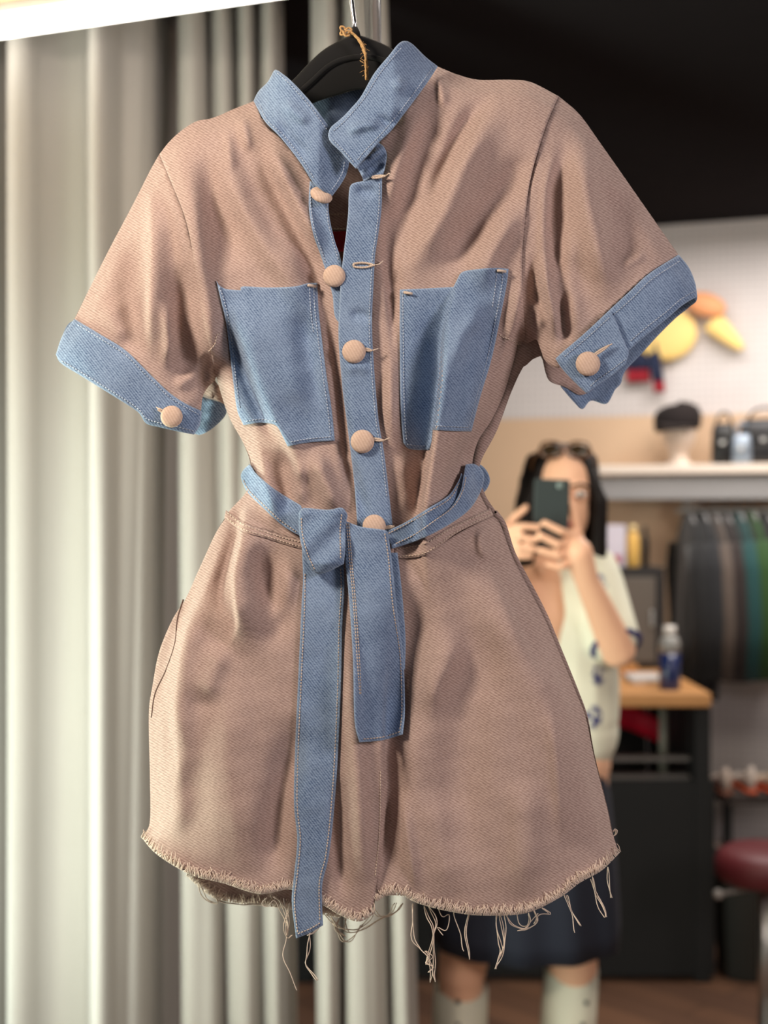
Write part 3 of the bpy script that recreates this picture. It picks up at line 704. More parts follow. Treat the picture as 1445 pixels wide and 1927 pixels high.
panel('waist_loop', [[(722, 1004), (735, 996), (764, 982), (803, 958), (842, 934), (862, 906), (868, 890)], [(868, 890), (878, 905), (870, 930), (852, 956), (815, 985), (775, 1012), (738, 1028)], [(738, 1028), (722, 1004)]], DEN, sash, step=4.5, off=10, thick=3,
      stitches=[[(731, 1004), (766, 986), (806, 963), (845, 939), (864, 910)]], smat=THREAD)
panel('waist_loop', [[(736, 1026), (775, 1008), (812, 982), (848, 955), (866, 925), (872, 895), (876, 874)], [(876, 874), (892, 873), (905, 882), (911, 900), (903, 928), (882, 960), (842, 989), (791, 1015), (737, 1033)], [(737, 1033), (736, 1026)]], DEN, sash, step=4.5, off=14, thick=3,
      extra=lambda x, y: np.interp(x, [730, 860, 885, 912], [0, 0, 2, -14])+3*np.sin((y+x*.6)/15),
      stitches=[[(745, 1023), (780, 1006), (816, 981), (852, 954), (870, 925), (877, 895)]], smat=THREAD)
panel('tail', [[(568, 1030), (646, 1050)], [(646, 1050), (648, 1113), (644, 1180), (642, 1276), (637, 1400), (629, 1520), (619, 1609), (607, 1661), (606, 1700), (608, 1741)], [(608, 1741), (585, 1755), (557, 1766)],
      [(557, 1766), (549, 1697), (553, 1649), (559, 1580), (553, 1512), (555, 1412), (561, 1276), (567, 1145), (570, 1090), (568, 1030)]], DEN, sash, step=5, off=6, thick=2.6,
      stitches=[[(574, 1080), (573, 1145), (567, 1276), (561, 1412), (559, 1512), (565, 1580), (559, 1649), (554, 1697), (560, 1755)], [(641, 1070), (642, 1113), (638, 1180), (636, 1276), (631, 1400), (623, 1520), (613, 1609), (601, 1661), (602, 1735)], [(561, 1757), (585, 1747), (602, 1737)]], smat=THREAD)
panel('tail', [[(645, 978), (679, 991), (722, 997), (730, 1003)], [(730, 1003), (737, 1051), (745, 1129), (751, 1179), (759, 1238), (762, 1334), (758, 1382)], [(758, 1382), (720, 1393), (676, 1397)],
      [(676, 1397), (667, 1354), (664, 1237), (656, 1121), (650, 1059), (645, 978)]], DEN, sash, step=5, off=14, thick=2.6,
      extra=lambda x, y: np.interp(y, [980, 1020, 1400], [4, 2, 0])+2.5*np.sin((x-650)/26),
      stitches=[[(652, 985), (658, 1059), (664, 1121), (672, 1237), (677, 1310)], [(656, 985), (662, 1059), (668, 1121), (676, 1237), (679, 1310)], [(724, 1004), (731, 1051), (738, 1129), (745, 1179), (753, 1238), (756, 1334), (752, 1376)], [(752, 1377), (720, 1387), (682, 1391)]], smat=THREAD)
panel('knot', [[(562, 965), (568, 957), (580, 956), (617, 959), (640, 955), (648, 958)], [(648, 958), (654, 970), (650, 990), (650, 1030), (647, 1061)], [(647, 1061), (630, 1070), (612, 1078), (598, 1080), (586, 1072)], [(586, 1072), (572, 1042), (563, 1005), (562, 965)]], DEN, sash, step=4.5, off=20, thick=9,
      extra=lambda x, y: 7*np.sqrt(np.clip(1-((x-606)/50)**2, 0, 1))-np.interp(y, [950, 965, 1060, 1082], [9, 0, 0, 9])+2*np.sin((x+y)/12),
      stitches=[[(567, 975), (569, 1005), (578, 1040), (592, 1072)], [(643, 968), (640, 1000), (641, 1050)]], smat=THREAD)

# ------------------------------------------------------------ hanger and string
hg = empty('clothes_hanger', P(668, 60, YM), 'black velvet clothes hanger inside the collar of the romper', 'hanger')
def arch(p0, p1, n=None):
    return None
mb = MB()
top = sm([(375, 262), (440, 222), (500, 188), (549, 152), (575, 125), (604, 97), (635, 78), (668, 66), (700, 74), (735, 90), (780, 120), (860, 160), (940, 188), (985, 215)], 8)
bot = sm([(380, 285), (450, 250), (520, 210), (573, 202), (590, 194), (612, 186), (640, 178), (668, 170), (700, 168), (735, 170), (780, 165), (850, 195), (930, 222), (980, 240)], 8)
n = min(len(top), len(bot)); top = top[np.linspace(0, len(top)-1, n).astype(int)]; bot = bot[np.linspace(0, len(bot)-1, n).astype(int)]
rings = []
for a, b in zip(top, bot):
    t3 = Vector(P(a[0], a[1], YM+.004)); b3 = Vector(P(b[0], b[1], YM+.004)); c = (t3+b3)/2; hh = (t3-b3)/2
    rings.append([c+hh*math.sin(q)+Vector((0, 1, 0))*(.0045*math.cos(q)) for q in [2*math.pi*k/16 for k in range(16)]])
mb.loft(rings); mb.build('hanger_arms', VELVET, hg, True, local=False)
mb = MB()
c = [P(x, y, YM-.001) for x, y in sm([(545, 190), (585, 155), (620, 124), (655, 110), (700, 108), (740, 124), (800, 165)], 8)]
mb.tube(c, .0028, 10); mb.build('raised_rib', VELVET, hg, True, local=False)
mb = MB(); hp = [(668, 68), (667, 40), (664, 18), (662, 0), (659, -30), (655, -70)]
pts = [P(x, y, YM+.004) for x, y in hp]
x0, y0, z0 = pts[-1]
for k in range(1, 13):
    a = math.pi*1.15*k/12; pts.append((x0+.022-.022*math.cos(a), y0, z0+.022*math.sin(a)))
mb.tube(pts, [.0022]*len(pts), 12); mb.build('hook', CHROME, hg, True, local=False)
tag(bpy.data.objects['hook'], 'thin chrome hook')
mb = MB(); mb.tube([P(668, 72, YM+.004), P(668, 60, YM+.004), P(667, 52, YM+.004)], [.006, .0045, .003], 12); mb.build('neck', VELVET, hg, True, local=False)
# rail above the frame that the hook sits on
hz = z0+.022-.009
rl = empty('clothes_rail', (x0+.022, y0, hz), 'thin steel rod above the frame that carries the hanger', 'rail')
mb = MB(); mb.tube([(0, -.22, 0), (0, .3, 0)], .009, 12)
mb.build('rod', CHROME, rl, True)
for k in (-.18, .26):
    mb = MB(); mb.tube([(0, k, 0), (0, k, 2.645-hz)], .007, 10); mb.build('ceiling_rod', CHROME, rl, True)

tw = MB()
def jute(pts, mm, r=.0009, amp=.8, ph=0, n=2):
    for k in range(n):
        p = sm(pts, 3); i = np.arange(len(p)); q = p+np.c_[amp*np.sin(i*.9+k*math.pi+ph), 0*i]
        W = toworld(q[:, 0], q[:, 1], mm+1.0*np.cos(i*.9+k*math.pi+ph)); tw.tube([tuple(v) for v in W], r, 5)
jute([(646, 62), (655, 58), (668, 66), (680, 80), (687, 100), (688, 122), (689, 150)], 14)
jute([(650, 66), (660, 62), (672, 72), (682, 90), (690, 118), (691, 150)], 12, ph=1)
for k, t in enumerate([[(646, 62), (640, 52), (646, 50), (652, 58)], [(648, 60), (641, 60), (642, 66), (650, 64)], [(650, 58), (655, 52), (662, 56), (656, 62)], [(645, 58), (650, 68), (658, 66)]]): jute(t, 12+k, ph=k)
for k in range(26):
    x = random.uniform(676, 696); y = random.uniform(82, 140); a = random.uniform(0, 6.28); L = random.uniform(4, 10)
    p = np.array([(688, y), ((688+x)/2+random.uniform(-2, 2), y+L*.5*math.sin(a)), (x, y+L*math.sin(a))])
    W = toworld(p[:, 0], p[:, 1], 13+np.array([0, random.uniform(-2, 3), random.uniform(-3, 4)])); tw.tube([tuple(v) for v in W], .00022, 3)
o = mesh('jute_string', tw.V, tw.F, JUTE); tag(o, 'frayed jute string looped over the neck of the black hanger', 'string')

# ============================================================ THE SHOP
WHITEW = mat('pegboard_white', (214, 208, 206), .75)
nt = WHITEW.node_tree; b_ = nt.nodes['Principled BSDF']
tc_ = nt.nodes.new('ShaderNodeTexCoord'); mp_ = nt.nodes.new('ShaderNodeMapping'); mp_.inputs['Scale'].default_value = (38, 38, 38)
vo_ = nt.nodes.new('ShaderNodeTexVoronoi'); vo_.inputs['Scale'].default_value = 1; vo_.inputs['Randomness'].default_value = 0
nt.links.new(tc_.outputs['Object'], mp_.inputs[0]); nt.links.new(mp_.outputs[0], vo_.inputs['Vector'])
rr_ = nt.nodes.new('ShaderNodeMapRange'); rr_.inputs[1].default_value = .12; rr_.inputs[2].default_value = .18; nt.links.new(vo_.outputs['Distance'], rr_.inputs[0])
mx_ = nt.nodes.new('ShaderNodeMixRGB'); mx_.inputs[1].default_value = lin((120, 116, 114)); nt.links.new(rr_.outputs[0], mx_.inputs[0])
old = b_.inputs['Base Color'].links[0].from_socket; nt.links.new(old, mx_.inputs[2]); nt.links.new(mx_.outputs[0], b_.inputs['Base Color'])
BEIGE = mat('beige_panel', (214, 182, 150), .6, noise=.08, nscale=3)
BLACKC = mat('black_paint', (40, 38, 40), 1)
BLACKC.node_tree.nodes['Principled BSDF'].inputs['Specular IOR Level'].default_value = 0
DARKW = mat('dark_wall', (30, 29, 31), .9)
FLOOR = mat('wood_floor', (112, 82, 62), .45, noise=.25, nscale=5, bump=.1)
# plank joints
nt = FLOOR.node_tree; b_ = nt.nodes['Principled BSDF']
tc_ = nt.nodes.new('ShaderNodeTexCoord'); br = nt.nodes.new('ShaderNodeTexBrick'); br.inputs['Scale'].default_value = 1
br.inputs['Brick Width'].default_value = .6; br.inputs['Row Height'].default_value = .11; br.inputs['Mortar Size'].default_value = .002
br.inputs['Color1'].default_value = lin((120, 86, 64)); br.inputs['Color2'].default_value = lin((92, 66, 52)); br.inputs['Mortar'].default_value = lin((40, 28, 22))
mp_ = nt.nodes.new('ShaderNodeMapping'); mp_.inputs['Rotation'].default_value = (0, 0, .8)
nt.links.new(tc_.outputs['Object'], mp_.inputs[0]); nt.links.new(mp_.outputs[0], br.inputs['Vector'])
nt.links.new(br.outputs['Color'], b_.inputs['Base Color'])
WOODC = mat('honey_wood', (226, 186, 120), .5, noise=.12, nscale=9)
TABLEW = mat('oak_tabletop', (196, 142, 88), .45, noise=.12, nscale=7)
BLACK = mat('black_board', (16, 17, 17), .7)
LAMP = mat('led_diffuser', (255, 255, 255), .5, emit=(255, 250, 240), strength=7)
CURT = mat('curtain_cloth', (160, 155, 148), .9, noise=.05, nscale=4, sheen=.1, bump=.15, bscale=300)
STEEL = mat('brushed_steel', (190, 190, 188), .35, metal=1)
GREYM = mat('grey_paint', (150, 148, 148), .6)
SHELFM = mat('shelf_laminate', (232, 218, 204), .5)

KW = .35; CWALL = 5.463; AW = -math.atan(KW)
def WP(px, py, off=0):
    tx = (px-CX)/F; Y = (CWALL-off)/(1+KW*tx); return Vector(P(px, py, Y))
def struct(o): o['kind'] = 'structure'; return o
def wallx(X): return CWALL-KW*X
# floor, ceiling, walls
mb = MB(); mb.box((.7, 2.2, -.05), (4.8, 8.4, .1)); struct(mb.build('floor', FLOOR))
mb = MB(); mb.box((.7, 2.2, 2.69), (4.8, 8.4, .1)); struct(mb.build('ceiling', BLACKC))
mb = MB(); L_ = 5.2; c = Vector((.7, wallx(.7)+.055, 1.31)); mb.box((0, 0, 0), (L_, .1, 2.66)); o = mb.build('wall_back', WHITEW); o.location = c; o.rotation_euler = (0, 0, AW); struct(o)
mb = MB(); mb.box((-1.72, 2.2, 1.32), (.1, 8.4, 2.64)); struct(mb.build('wall_left', DARKW))
mb = MB(); mb.box((3.12, 2.2, 1.32), (.1, 8.4, 2.64)); struct(mb.build('wall_right', mat('right_wall', (190, 180, 172), .8)))

# lower back wall: beige cladding
def wallthing(name, px, py, off, label, cat, group=None, rz=0):
    p = WP(px, py, off); o = empty(name, p, label, cat, group, rz=AW+rz); return o
U = 5.0/2400  # metres per px near the wall
mb = MB(); mb.box((0, 0, .125), (3.4, .03, 1.0), bev=.003)
o = mb.build('wall_cladding', BEIGE); o.location = WP(1130, 1078, .035); o.rotation_euler = (0, 0, AW); struct(o); o.name = 'trim_1'
o['kind'] = 'structure'

# wood soffit with the LED line
a = Vector((-.797, 2.445, 2.42)); d = Vector((.56, -.195, 0)).normalized(); nrm = Vector((d.y, -d.x, 0))
ang = math.atan2(d.y, d.x)
lt = empty('strip_light', a+d*.25, 'bright white linear strip light along the edge of the wooden soffit', 'light', rz=ang)
mb = MB(); mb.box((0, 0, 0), (1.9, .044, .03), bev=.008); mb.build('diffuser', LAMP, lt)
mb = MB(); mb.box((0, 0, .026), (1.92, .052, .022), bev=.002); mb.build('housing', mat('white_aluminium', (225, 225, 222), .4), lt)
so = empty('ceiling_panel', a+d*.25+nrm*.0, 'honey coloured slatted wood panel beside the strip light', 'panel', rz=ang)
mb = MB(); mb.box((0, -.50, .06), (1.92, .92, .03))
mb.build('board', WOODC, so)
for k in range(9):
    mb = MB(); mb.box((0, -.09-k*.1, .035), (1.92, .085, .02), bev=.003); mb.build('slat', WOODC, so)
for k in (-.8, .8):
    mb = MB(); mb.tube([(k, -.5, .07), (k, -.5, .24)], .008, 8); mb.build('hanger_rod', STEEL, so)

# curtains
def curtain(name, prof_top, prof_bot, Y, ztop, zbot, label, group=None, seed=0):
    """profiles: (px, depth) across, at the top and at the bottom"""
    r = random.Random(seed)
    n = 260; m = 46
    t = np.linspace(0, 1, n)
    pt = sm([(p[0], p[1]*1000) for p in prof_top], 1.5); pb = sm([(p[0], p[1]*1000) for p in prof_bot], 1.5)
    pt = pt[np.linspace(0, len(pt)-1, n).astype(int)]; pb = pb[np.linspace(0, len(pb)-1, n).astype(int)]
    V = []
    for i in range(m):
        s = i/(m-1); z = ztop+(zbot-ztop)*s
        x = (1-s)*pt[:, 0]+s*pb[:, 0]; dd = ((1-s)*pt[:, 1]+s*pb[:, 1])/1000
        x = x+1.5*np.sin(s*5+t*9+seed)
        dd = dd*(1+.15*math.sin(s*4+seed))+.004*np.sin(t*47+s*3)
        V += [((a-CX)/F*Y, Y+b, z) for a, b in zip(x, dd)]
    Fc = [(i*n+j, i*n+j+1, (i+1)*n+j+1, (i+1)*n+j) for i in range(m-1) for j in range(n-1)]
    root = empty(name, (V[0][0], Y, ztop), label, 'curtain', group)
    o = mesh('curtain_cloth', V, Fc, CURT, root, True)
    md = o.modifiers.new('thick', 'SOLIDIFY'); md.thickness = .004
    x0 = min(v[0] for v in V); x1 = max(v[0] for v in V)
    mb = MB(); mb.box(((x0+x1)/2-V[0][0], 0, .02), (x1-x0+.06, .03, .03), bev=.004); mb.build('curtain_track', GREYM, root)
    return root
A0 = [(-260, .05), (-200, -.05), (-130, .07), (-70, -.05), (-25, .07), (4, .10), (18, .0), (36, -.035), (58, -.03), (75, .01), (110, .035), (150, .03), (172, -.01), (188, -.06), (204, -.05), (218, .03), (240, .045), (258, .06), (272, .12), (282, .22), (290, .34), (296, .45)]
A1 = [(-260, .05), (-200, -.05), (-130, .07), (-70, -.05), (-20, .07), (10, .12), (18, .0), (32, -.05), (52, -.05), (72, .02), (110, .05), (160, .04), (178, -.02), (194, -.08), (210, -.06), (222, .05), (240, .05), (254, .10), (262, .20), (268, .32), (274, .45)]
curtain('curtain', A0, A1, 2.56, 2.60, .03, 'wide pale grey curtain with deep folds, nearest the left edge', seed=1)
B0 = [(330, .10), (338, .0), (350, -.05), (372, -.055), (384, -.03), (392, .03), (402, -.01), (418, -.045), (432, -.02), (440, .03), (452, -.02), (466, -.05), (478, -.0), (486, .03), (498, -.03), (512, -.05), (522, -.01), (528, .05)]
B1 = [(338, .10), (344, .0), (358, -.06), (385, -.06), (410, -.04), (424, .03), (434, .03), (446, -.03), (470, -.05), (490, .0), (498, .05), (510, -.03), (528, -.05), (536, .02), (546, .05), (552, .06), (556, .06), (560, .06)]
curtain('curtain', B0, B1, 2.70, 2.60, .03, 'pale curtain with narrow folds behind the left side of the romper', seed=2)
C0 = [(586, .06), (590, 0), (602, -.04), (622, -.05), (634, .0), (642, .03), (652, -.03), (672, -.05), (686, -.02), (694, .03), (704, -.02), (714, -.04), (722, .0), (725, .05)]
C1 = [(596, .06), (602, 0), (616, -.05), (634, -.04), (644, .03), (652, .02), (664, -.04), (694, -.06), (720, -.03), (736, .0), (742, .05), (752, -.02), (774, -.04), (790, .01), (796, .05)]
curtain('curtain', C0, C1, 2.64, 2.60, .03, 'narrow pale curtain behind the middle of the romper, right of the dark gap', seed=3)

# shelf with beam and clothes rail
sh = wallthing('wall_shelf', 1400, 905, .30, 'pale wall shelf with grey beam above the hanging clothes', 'shelf')
mb = MB(); mb.box((.25, .13, .045), (1.62, .34, .034), bev=.003); mb.build('shelf_board', SHELFM, sh)
mb = MB(); mb.box((.25, .0, -.025), (1.62, .03, .085), bev=.003); mb.build('beam', GREYM, sh)
mb = MB(); mb.tube([(-.25, .06, -.11), (1.05, .06, -.11)], .012, 12); mb.build('rail', STEEL, sh)
for k in (-.22, .25, .75):
    mb = MB(); mb.tube([(k, .06, -.11), (k, .06, -.02)], .007, 8); mb.build('bracket', STEEL, sh)
pl = WP(1303, 960, .14)
ps = empty('rack_post', (pl.x, pl.y, 0), 'slim pale metal post at the left end of the clothes rail', 'post')
mb = MB(); mb.tube([(0, 0, .006), (0, 0, 1.54)], .013, 14); mb.build('tube', mat('pale_steel', (200, 198, 190), .4), ps, True)
mb = MB(); mb.tube([(0, 0, 0), (0, 0, .006), (0, 0, .012)], [.045, .04, .014], 20); mb.build('base', STEEL, ps, True)
mb = MB(); mb.box((0, 0, 1.5), (.045, .045, .07), bev=.004); mb.build('clamp', SHELFM, ps)

def garment(px, pytop, pybot, col, lab, ln, group='clothes hanging under the wall shelf', wid=.21, th=.032, off=.24, bright=None, rz=-1.60, sleeve=True):
    p = WP(px, pytop, off); root = empty('hanging_garment', p, lab, 'clothes', group, rz=rz)
    L = (pybot-pytop)*p.y/2400.
    m = mat('garment_cloth', col, .85, noise=.15, nscale=14, bump=.3, bscale=25, sheen=.2)
    n = 36; rings = []
    for s, w_, t_ in [(0, .035, .02), (.012, .06, .03), (.05, .12, .036), (.09, .17, .04), (.13, wid*.92, .042), (.17, wid, .042), (.3, wid*.98, .04), (.5, wid*.96, .046), (.75, wid, .052), (1, wid*1.04, .058)]:
        z = -(s*ln if s > .17 else s)
        ring = []
        for j in range(n):
            q = 2*math.pi*j/n; fo = 1+.14*math.sin(q*5+px)*min(1, s*2)+.1*math.sin(q*9+s*2)*min(1, s*2)
            ring.append((w_*math.cos(q), t_*th/.032*math.copysign(abs(math.sin(q))**.8, math.sin(q))*fo, z+(-.02*abs(math.cos(q*2.5)) if s == 1 else 0)))
        rings.append(ring)
    MB().loft(rings).build('body', m, root, True)
    if sleeve:
        for sx in (-1, 1):
            mb = MB(); mb.tube([(sx*wid*.8, 0, -.12), (sx*wid*.98, .006, -.22), (sx*wid*1.04, .01, -.40), (sx*wid*1.0, .0, -.60)], [.045, .055, .05, .042], 12); mb.build('sleeve', m, root, True)
    mb = MB(); mb.tube([(-.10, 0, -.035), (0, 0, .012), (.10, 0, -.035)], .005, 8)
    mb.tube([(0, 0, .01), (0, 0, .035), (.012, 0, .052), (.02, 0, .044)], .0022, 8); mb.build('hanger', GREYM, root, True)
    return root
GD = [(1296, 966, 1262, (12, 12, 14), 'black coat hanging first on the rail beside the post', .62, .020),
      (1322, 964, 1272, (22, 23, 27), 'charcoal coat hanging second on the rail', .66, .018),
      (1344, 966, 1235, (84, 72, 64), 'taupe jacket hanging between the charcoal and the brown coats', .5, .015),
      (1364, 966, 1246, (34, 22, 19), 'dark brown coat hanging left of the teal garment', .58, .017),
      (1388, 962, 1235, (12, 62, 62), 'teal garment hanging left of the green one', .5, .017),
      (1412, 960, 1230, (32, 68, 20), 'green garment hanging right of the teal one', .5, .017),
      (1440, 966, 1240, (14, 16, 14), 'black garment hanging right of the green one', .5, .02),
      (1468, 966, 1240, (120, 60, 40), 'rust garment at the right end of the rail', .5, .017)]
for g in GD: garment(g[0], g[1], g[2], g[3], g[4], g[5], th=g[6])

# dummy head on the shelf
WHITEP = mat('white_foam', (236, 214, 196), .5)
p = WP(1277, 881, .26); dh = empty('mannequin_head', p, 'white display head wearing a dark brown cap on the wall shelf', 'mannequin head')
mb = MB(); rg = []
for z, rx, ry, cy in [(0, .05, .05, 0), (.01, .048, .048, 0), (.03, .03, .032, 0), (.05, .03, .034, 0), (.065, .036, .05, -.006), (.085, .046, .062, -.006), (.11, .054, .07, -.003), (.14, .058, .074, 0), (.17, .052, .066, 0), (.19, .035, .045, 0), (.2, .008, .01, 0)]:
    ring = []
    for j in range(28):
        q = 2*math.pi*j/28; x = rx*math.cos(q); y = ry*math.sin(q)+cy
        if .07 < z < .17 and math.sin(q) < -.93: y -= .012*math.exp(-((z-.105)/.015)**2)
        ring.append((x, y, z))
    rg.append(ring)
mb.loft(rg); mb.build('head', WHITEP, dh, True)
mb = MB(); rg = []
for z, r_ in [(.128, .072), (.15, .077), (.175, .077), (.20, .068), (.216, .040), (.220, .005)]:
    rg.append([(r_*1.02*math.cos(2*math.pi*j/28)-.004, r_*1.15*math.sin(2*math.pi*j/28), z+.006*math.cos(2*math.pi*j/28)) for j in range(28)])
mb.loft(rg)
mb.build('cap', mat('dark_brown_felt', (26, 17, 16), .95), dh, True)
mb = MB(); mb.box((-.03, -.085, .137), (.11, .07, .008), rz=.2, rx=.2, bev=.003); mb.build('brim', mat('dark_brown_brim', (36, 26, 24), .8), dh, True)

# bags on the shelf
def handbag(px, py, w_, h_, d_, col, lab, rough=.35, metal=0, rz=0, off=.22):
    p = WP(px, py, off); r = empty('handbag', p, lab, 'bag', rz=AW+rz)
    m = mat('bag_leather', col, rough, metal=metal, noise=.2, nscale=30, bump=.4, bscale=30)
    rg = []
    for z, s in [(0, .92), (.02, 1), (h_*.5, .99), (h_*.85, .9), (h_, .78), (h_*1.01, .5)]:
        rg.append([(w_/2*s*math.copysign(abs(math.cos(q))**.45, math.cos(q)), d_/2*(s if z else .8)*(1 if z < h_*.7 else .7)*math.copysign(abs(math.sin(q))**.6, math.sin(q)), z) for q in [2*math.pi*j/32 for j in range(32)]])
    MB().loft(rg).build('body', m, r, True)
    mb = MB(); mb.box((0, -d_/2*1.0, h_*.62), (w_*.86, .012, h_*.42), bev=.004); mb.build('flap', m, r, True)
    mb = MB(); mb.tube([(w_*.3*math.cos(math.pi*k/10), 0, h_*.96+.05*math.sin(math.pi*k/10)) for k in range(11)], .005, 8); mb.build('handle', m, r, True)
    mb = MB(); mb.box((0, -d_/2-.01, h_*.5), (.02, .008, .014), bev=.002); mb.build('clasp', STEEL, r)
    return r
handbag(1362, 873, .09, .15, .12, (14, 14, 15), 'small black handbag on the shelf right of the display head')
handbag(1396, 874, .07, .11, .08, (150, 162, 176), 'small silvery blue pouch between the black handbags on the shelf', metal=.3, off=.28)
handbag(1438, 870, .19, .16, .12, (30, 30, 34), 'large black handbag at the right end of the shelf', rough=.3)

# wall ornament
YEL = mat('yellow_lacquer', (250, 214, 132), .6, noise=.04); ORG = mat('orange_lacquer', (232, 160, 110), .6)
orn = wallthing('wall_ornament', 1290, 625, .05, 'yellow and orange rounded ornament on the white wall', 'ornament')
mb = MB(); mb.ell((-.078, 0, -.004), (.122, .03, .105), 40, 16); mb.build('disc', YEL, orn, True)
mb = MB(); M = Matrix.Rotation(-.25, 3, 'Y').inverted()
mb.ell((.078, -.035, .098), (.082, .03, .046), 32, 14, Matrix.Rotation(.35, 3, 'Y')); mb.build('crown', ORG, orn, True)
mb = MB(); rg = []
for s in np.linspace(0, 1, 14):
    c_ = Vector((.10+.115*s, -.01, .038-.115*s)); r_ = .036*(1-s)**.6+.010
    ax = Vector((.7, 0, .7))
    rg.append([c_+ax*(r_*math.cos(2*math.pi*j/20))+Vector((0, 1, 0))*(.018*math.sin(2*math.pi*j/20)) for j in range(20)])
mb.loft(rg); mb.build('wing', YEL, orn, True)

# scarf pieces on the wall behind the cuff
NAVY = mat('navy_cloth', (28, 38, 66), .85); RED = mat('red_cloth', (150, 24, 40), .85)
sc = wallthing('hanging_scarf', 1210, 662, .05, 'navy scarf with red ends hanging on the white wall below the ornament', 'scarf')
def strip(x0, z0, x1, z1, w0, y=0):
    mb = MB(); rg = []
    for s in np.linspace(0, 1, 12):
        c_ = Vector((x0+(x1-x0)*s, y+.006*math.sin(s*7), z0+(z1-z0)*s))
        rg.append([c_+Vector((w0/2*math.copysign(abs(math.cos(q))**.6, math.cos(q)), .006*math.sin(q)+.005*math.cos(3*q), 0)) for q in [2*math.pi*j/16 for j in range(16)]])
    return mb.loft(rg)
strip(-.035, .03, -.02, -.07, .10).build('cloth_end', NAVY, sc, True)
strip(-.02, -.071, -.015, -.12, .09).build('red_border', RED, sc, True)
strip(.04, .03, .062, -.12, .045, -.02).build('cloth_end', NAVY, sc, True)
strip(.062, -.121, .068, -.165, .043, -.02).build('red_border', RED, sc, True)
mb = MB(); mb.tube([(-.09, -.01, .035), (.08, -.01, .035)], .006, 8); mb.build('peg', STEEL, sc, True)

# counter with wooden top
TY = 4.05; cxm = Xp(1318, TY)
ct = empty('counter', (.35, TY, 0), 'black counter with an oak top behind the customer', 'counter')
XR = Xp(1336, TY)-.35; XL = Xp(560, TY)-.35
mb = MB(); mb.box(((XL+XR)/2, .38, .905), (XR-XL, .80, .045), bev=.006); mb.build('worktop', TABLEW, ct)
mb = MB(); mb.box(((XL+XR)/2+.02, .03, .33), (XR-XL-.0, .03, .62), bev=.002); mb.build('front_panel', BLACK, ct)
mb = MB(); mb.box((XR-.02, .38, .44), (.05, .74, .875), bev=.002); mb.build('side_panel', BLACK, ct)
mb = MB(); mb.box((XL+.02, .38, .44), (.05, .74, .875), bev=.002); mb.build('side_panel', BLACK, ct)
mb = MB(); mb.box(((XL+XR)/2, .74, .60), (XR-XL-.1, .02, .55), bev=.002); mb.build('back_panel', mat('dark_brown_board', (34, 28, 24), .7), ct)
for z in (.70, .64):
    mb = MB(); mb.box((XR-.22, .10, z), (.36, .05, .012), bev=.002); mb.build('shelf_rail', mat('grey_rail', (118, 112, 108), .4), ct)
mb = MB(); mb.tube([(Xp(1266, TY)-.35, .14, .62), (Xp(1266, TY)-.35, .14, .885)], .014, 12); mb.build('pole', mat('dull_steel', (120, 118, 105), .45), ct, True)

# red chair seen under the worktop
REDC = mat('red_plastic', (205, 16, 44), .4)
ch = empty('chair', (Xp(1200, 4.45), 4.5, .62), 'red plastic chair stored under the counter top', 'chair')
ch.location.z = 0
mb = MB(); rg = []
for s in np.linspace(0, 1, 12):
    x = -.16+.32*s; z = .86-.13*s**1.6; rg.append([Vector((x, .02*math.sin(s*3)+.012*math.sin(q), z-.05+.05*math.cos(q)*(1.0-.2*s))) for q in [2*math.pi*j/20 for j in range(20)]])
mb.loft(rg); mb.build('backrest', REDC, ch, True)
mb = MB(); mb.box((0, .12, .5), (.36, .30, .03), bev=.012); mb.build('seat', REDC, ch, True)
for sx in (-.15, .15):
    for sy in (0, .24):
        mb = MB(); mb.tube([(sx, sy, .5), (sx*1.15, sy*1.1-.01, .0)], .012, 8); mb.build('leg', STEEL, ch, True)
    mb = MB(); mb.tube([(sx, .0, .5), (sx, -.01, .72)], .012, 8); mb.build('back_post', STEEL, ch, True)

ZT = .9275
def on_table(px, pyb, name, label, cat):
    """point on the worktop seen at this pixel"""
    Y = (H-ZT)*F/(pyb-CY); return empty(name, (Xp(px, Y), Y, ZT), label, cat), Y
# spray bottle
r, Y = on_table(1260, 1297, 'bottle', 'bottle with navy lower half and clear top on the oak counter', 'bottle')
mb = MB(); rad = .034
mb.tube([(0, 0, 0), (0, 0, .004), (0, 0, .06), (0, 0, .118)], [rad*.93, rad, rad, rad], 28); mb.build('liquid', mat('navy_liquid', (18, 36, 84), .25, coat=.5), r, True)
mb = MB(); mb.tube([(0, 0, .119), (0, 0, .15), (0, 0, .165), (0, 0, .175)], [rad, rad*.98, rad*.8, .02], 28); mb.build('bottle_shoulder', mat('milky_plastic', (150, 148, 144), .3), r, True)
mb = MB(); mb.tube([(0, 0, .175), (0, 0, .205)], [.021, .019], 24); mb.build('cap', mat('white_cap', (215, 208, 200), .4), r, True)
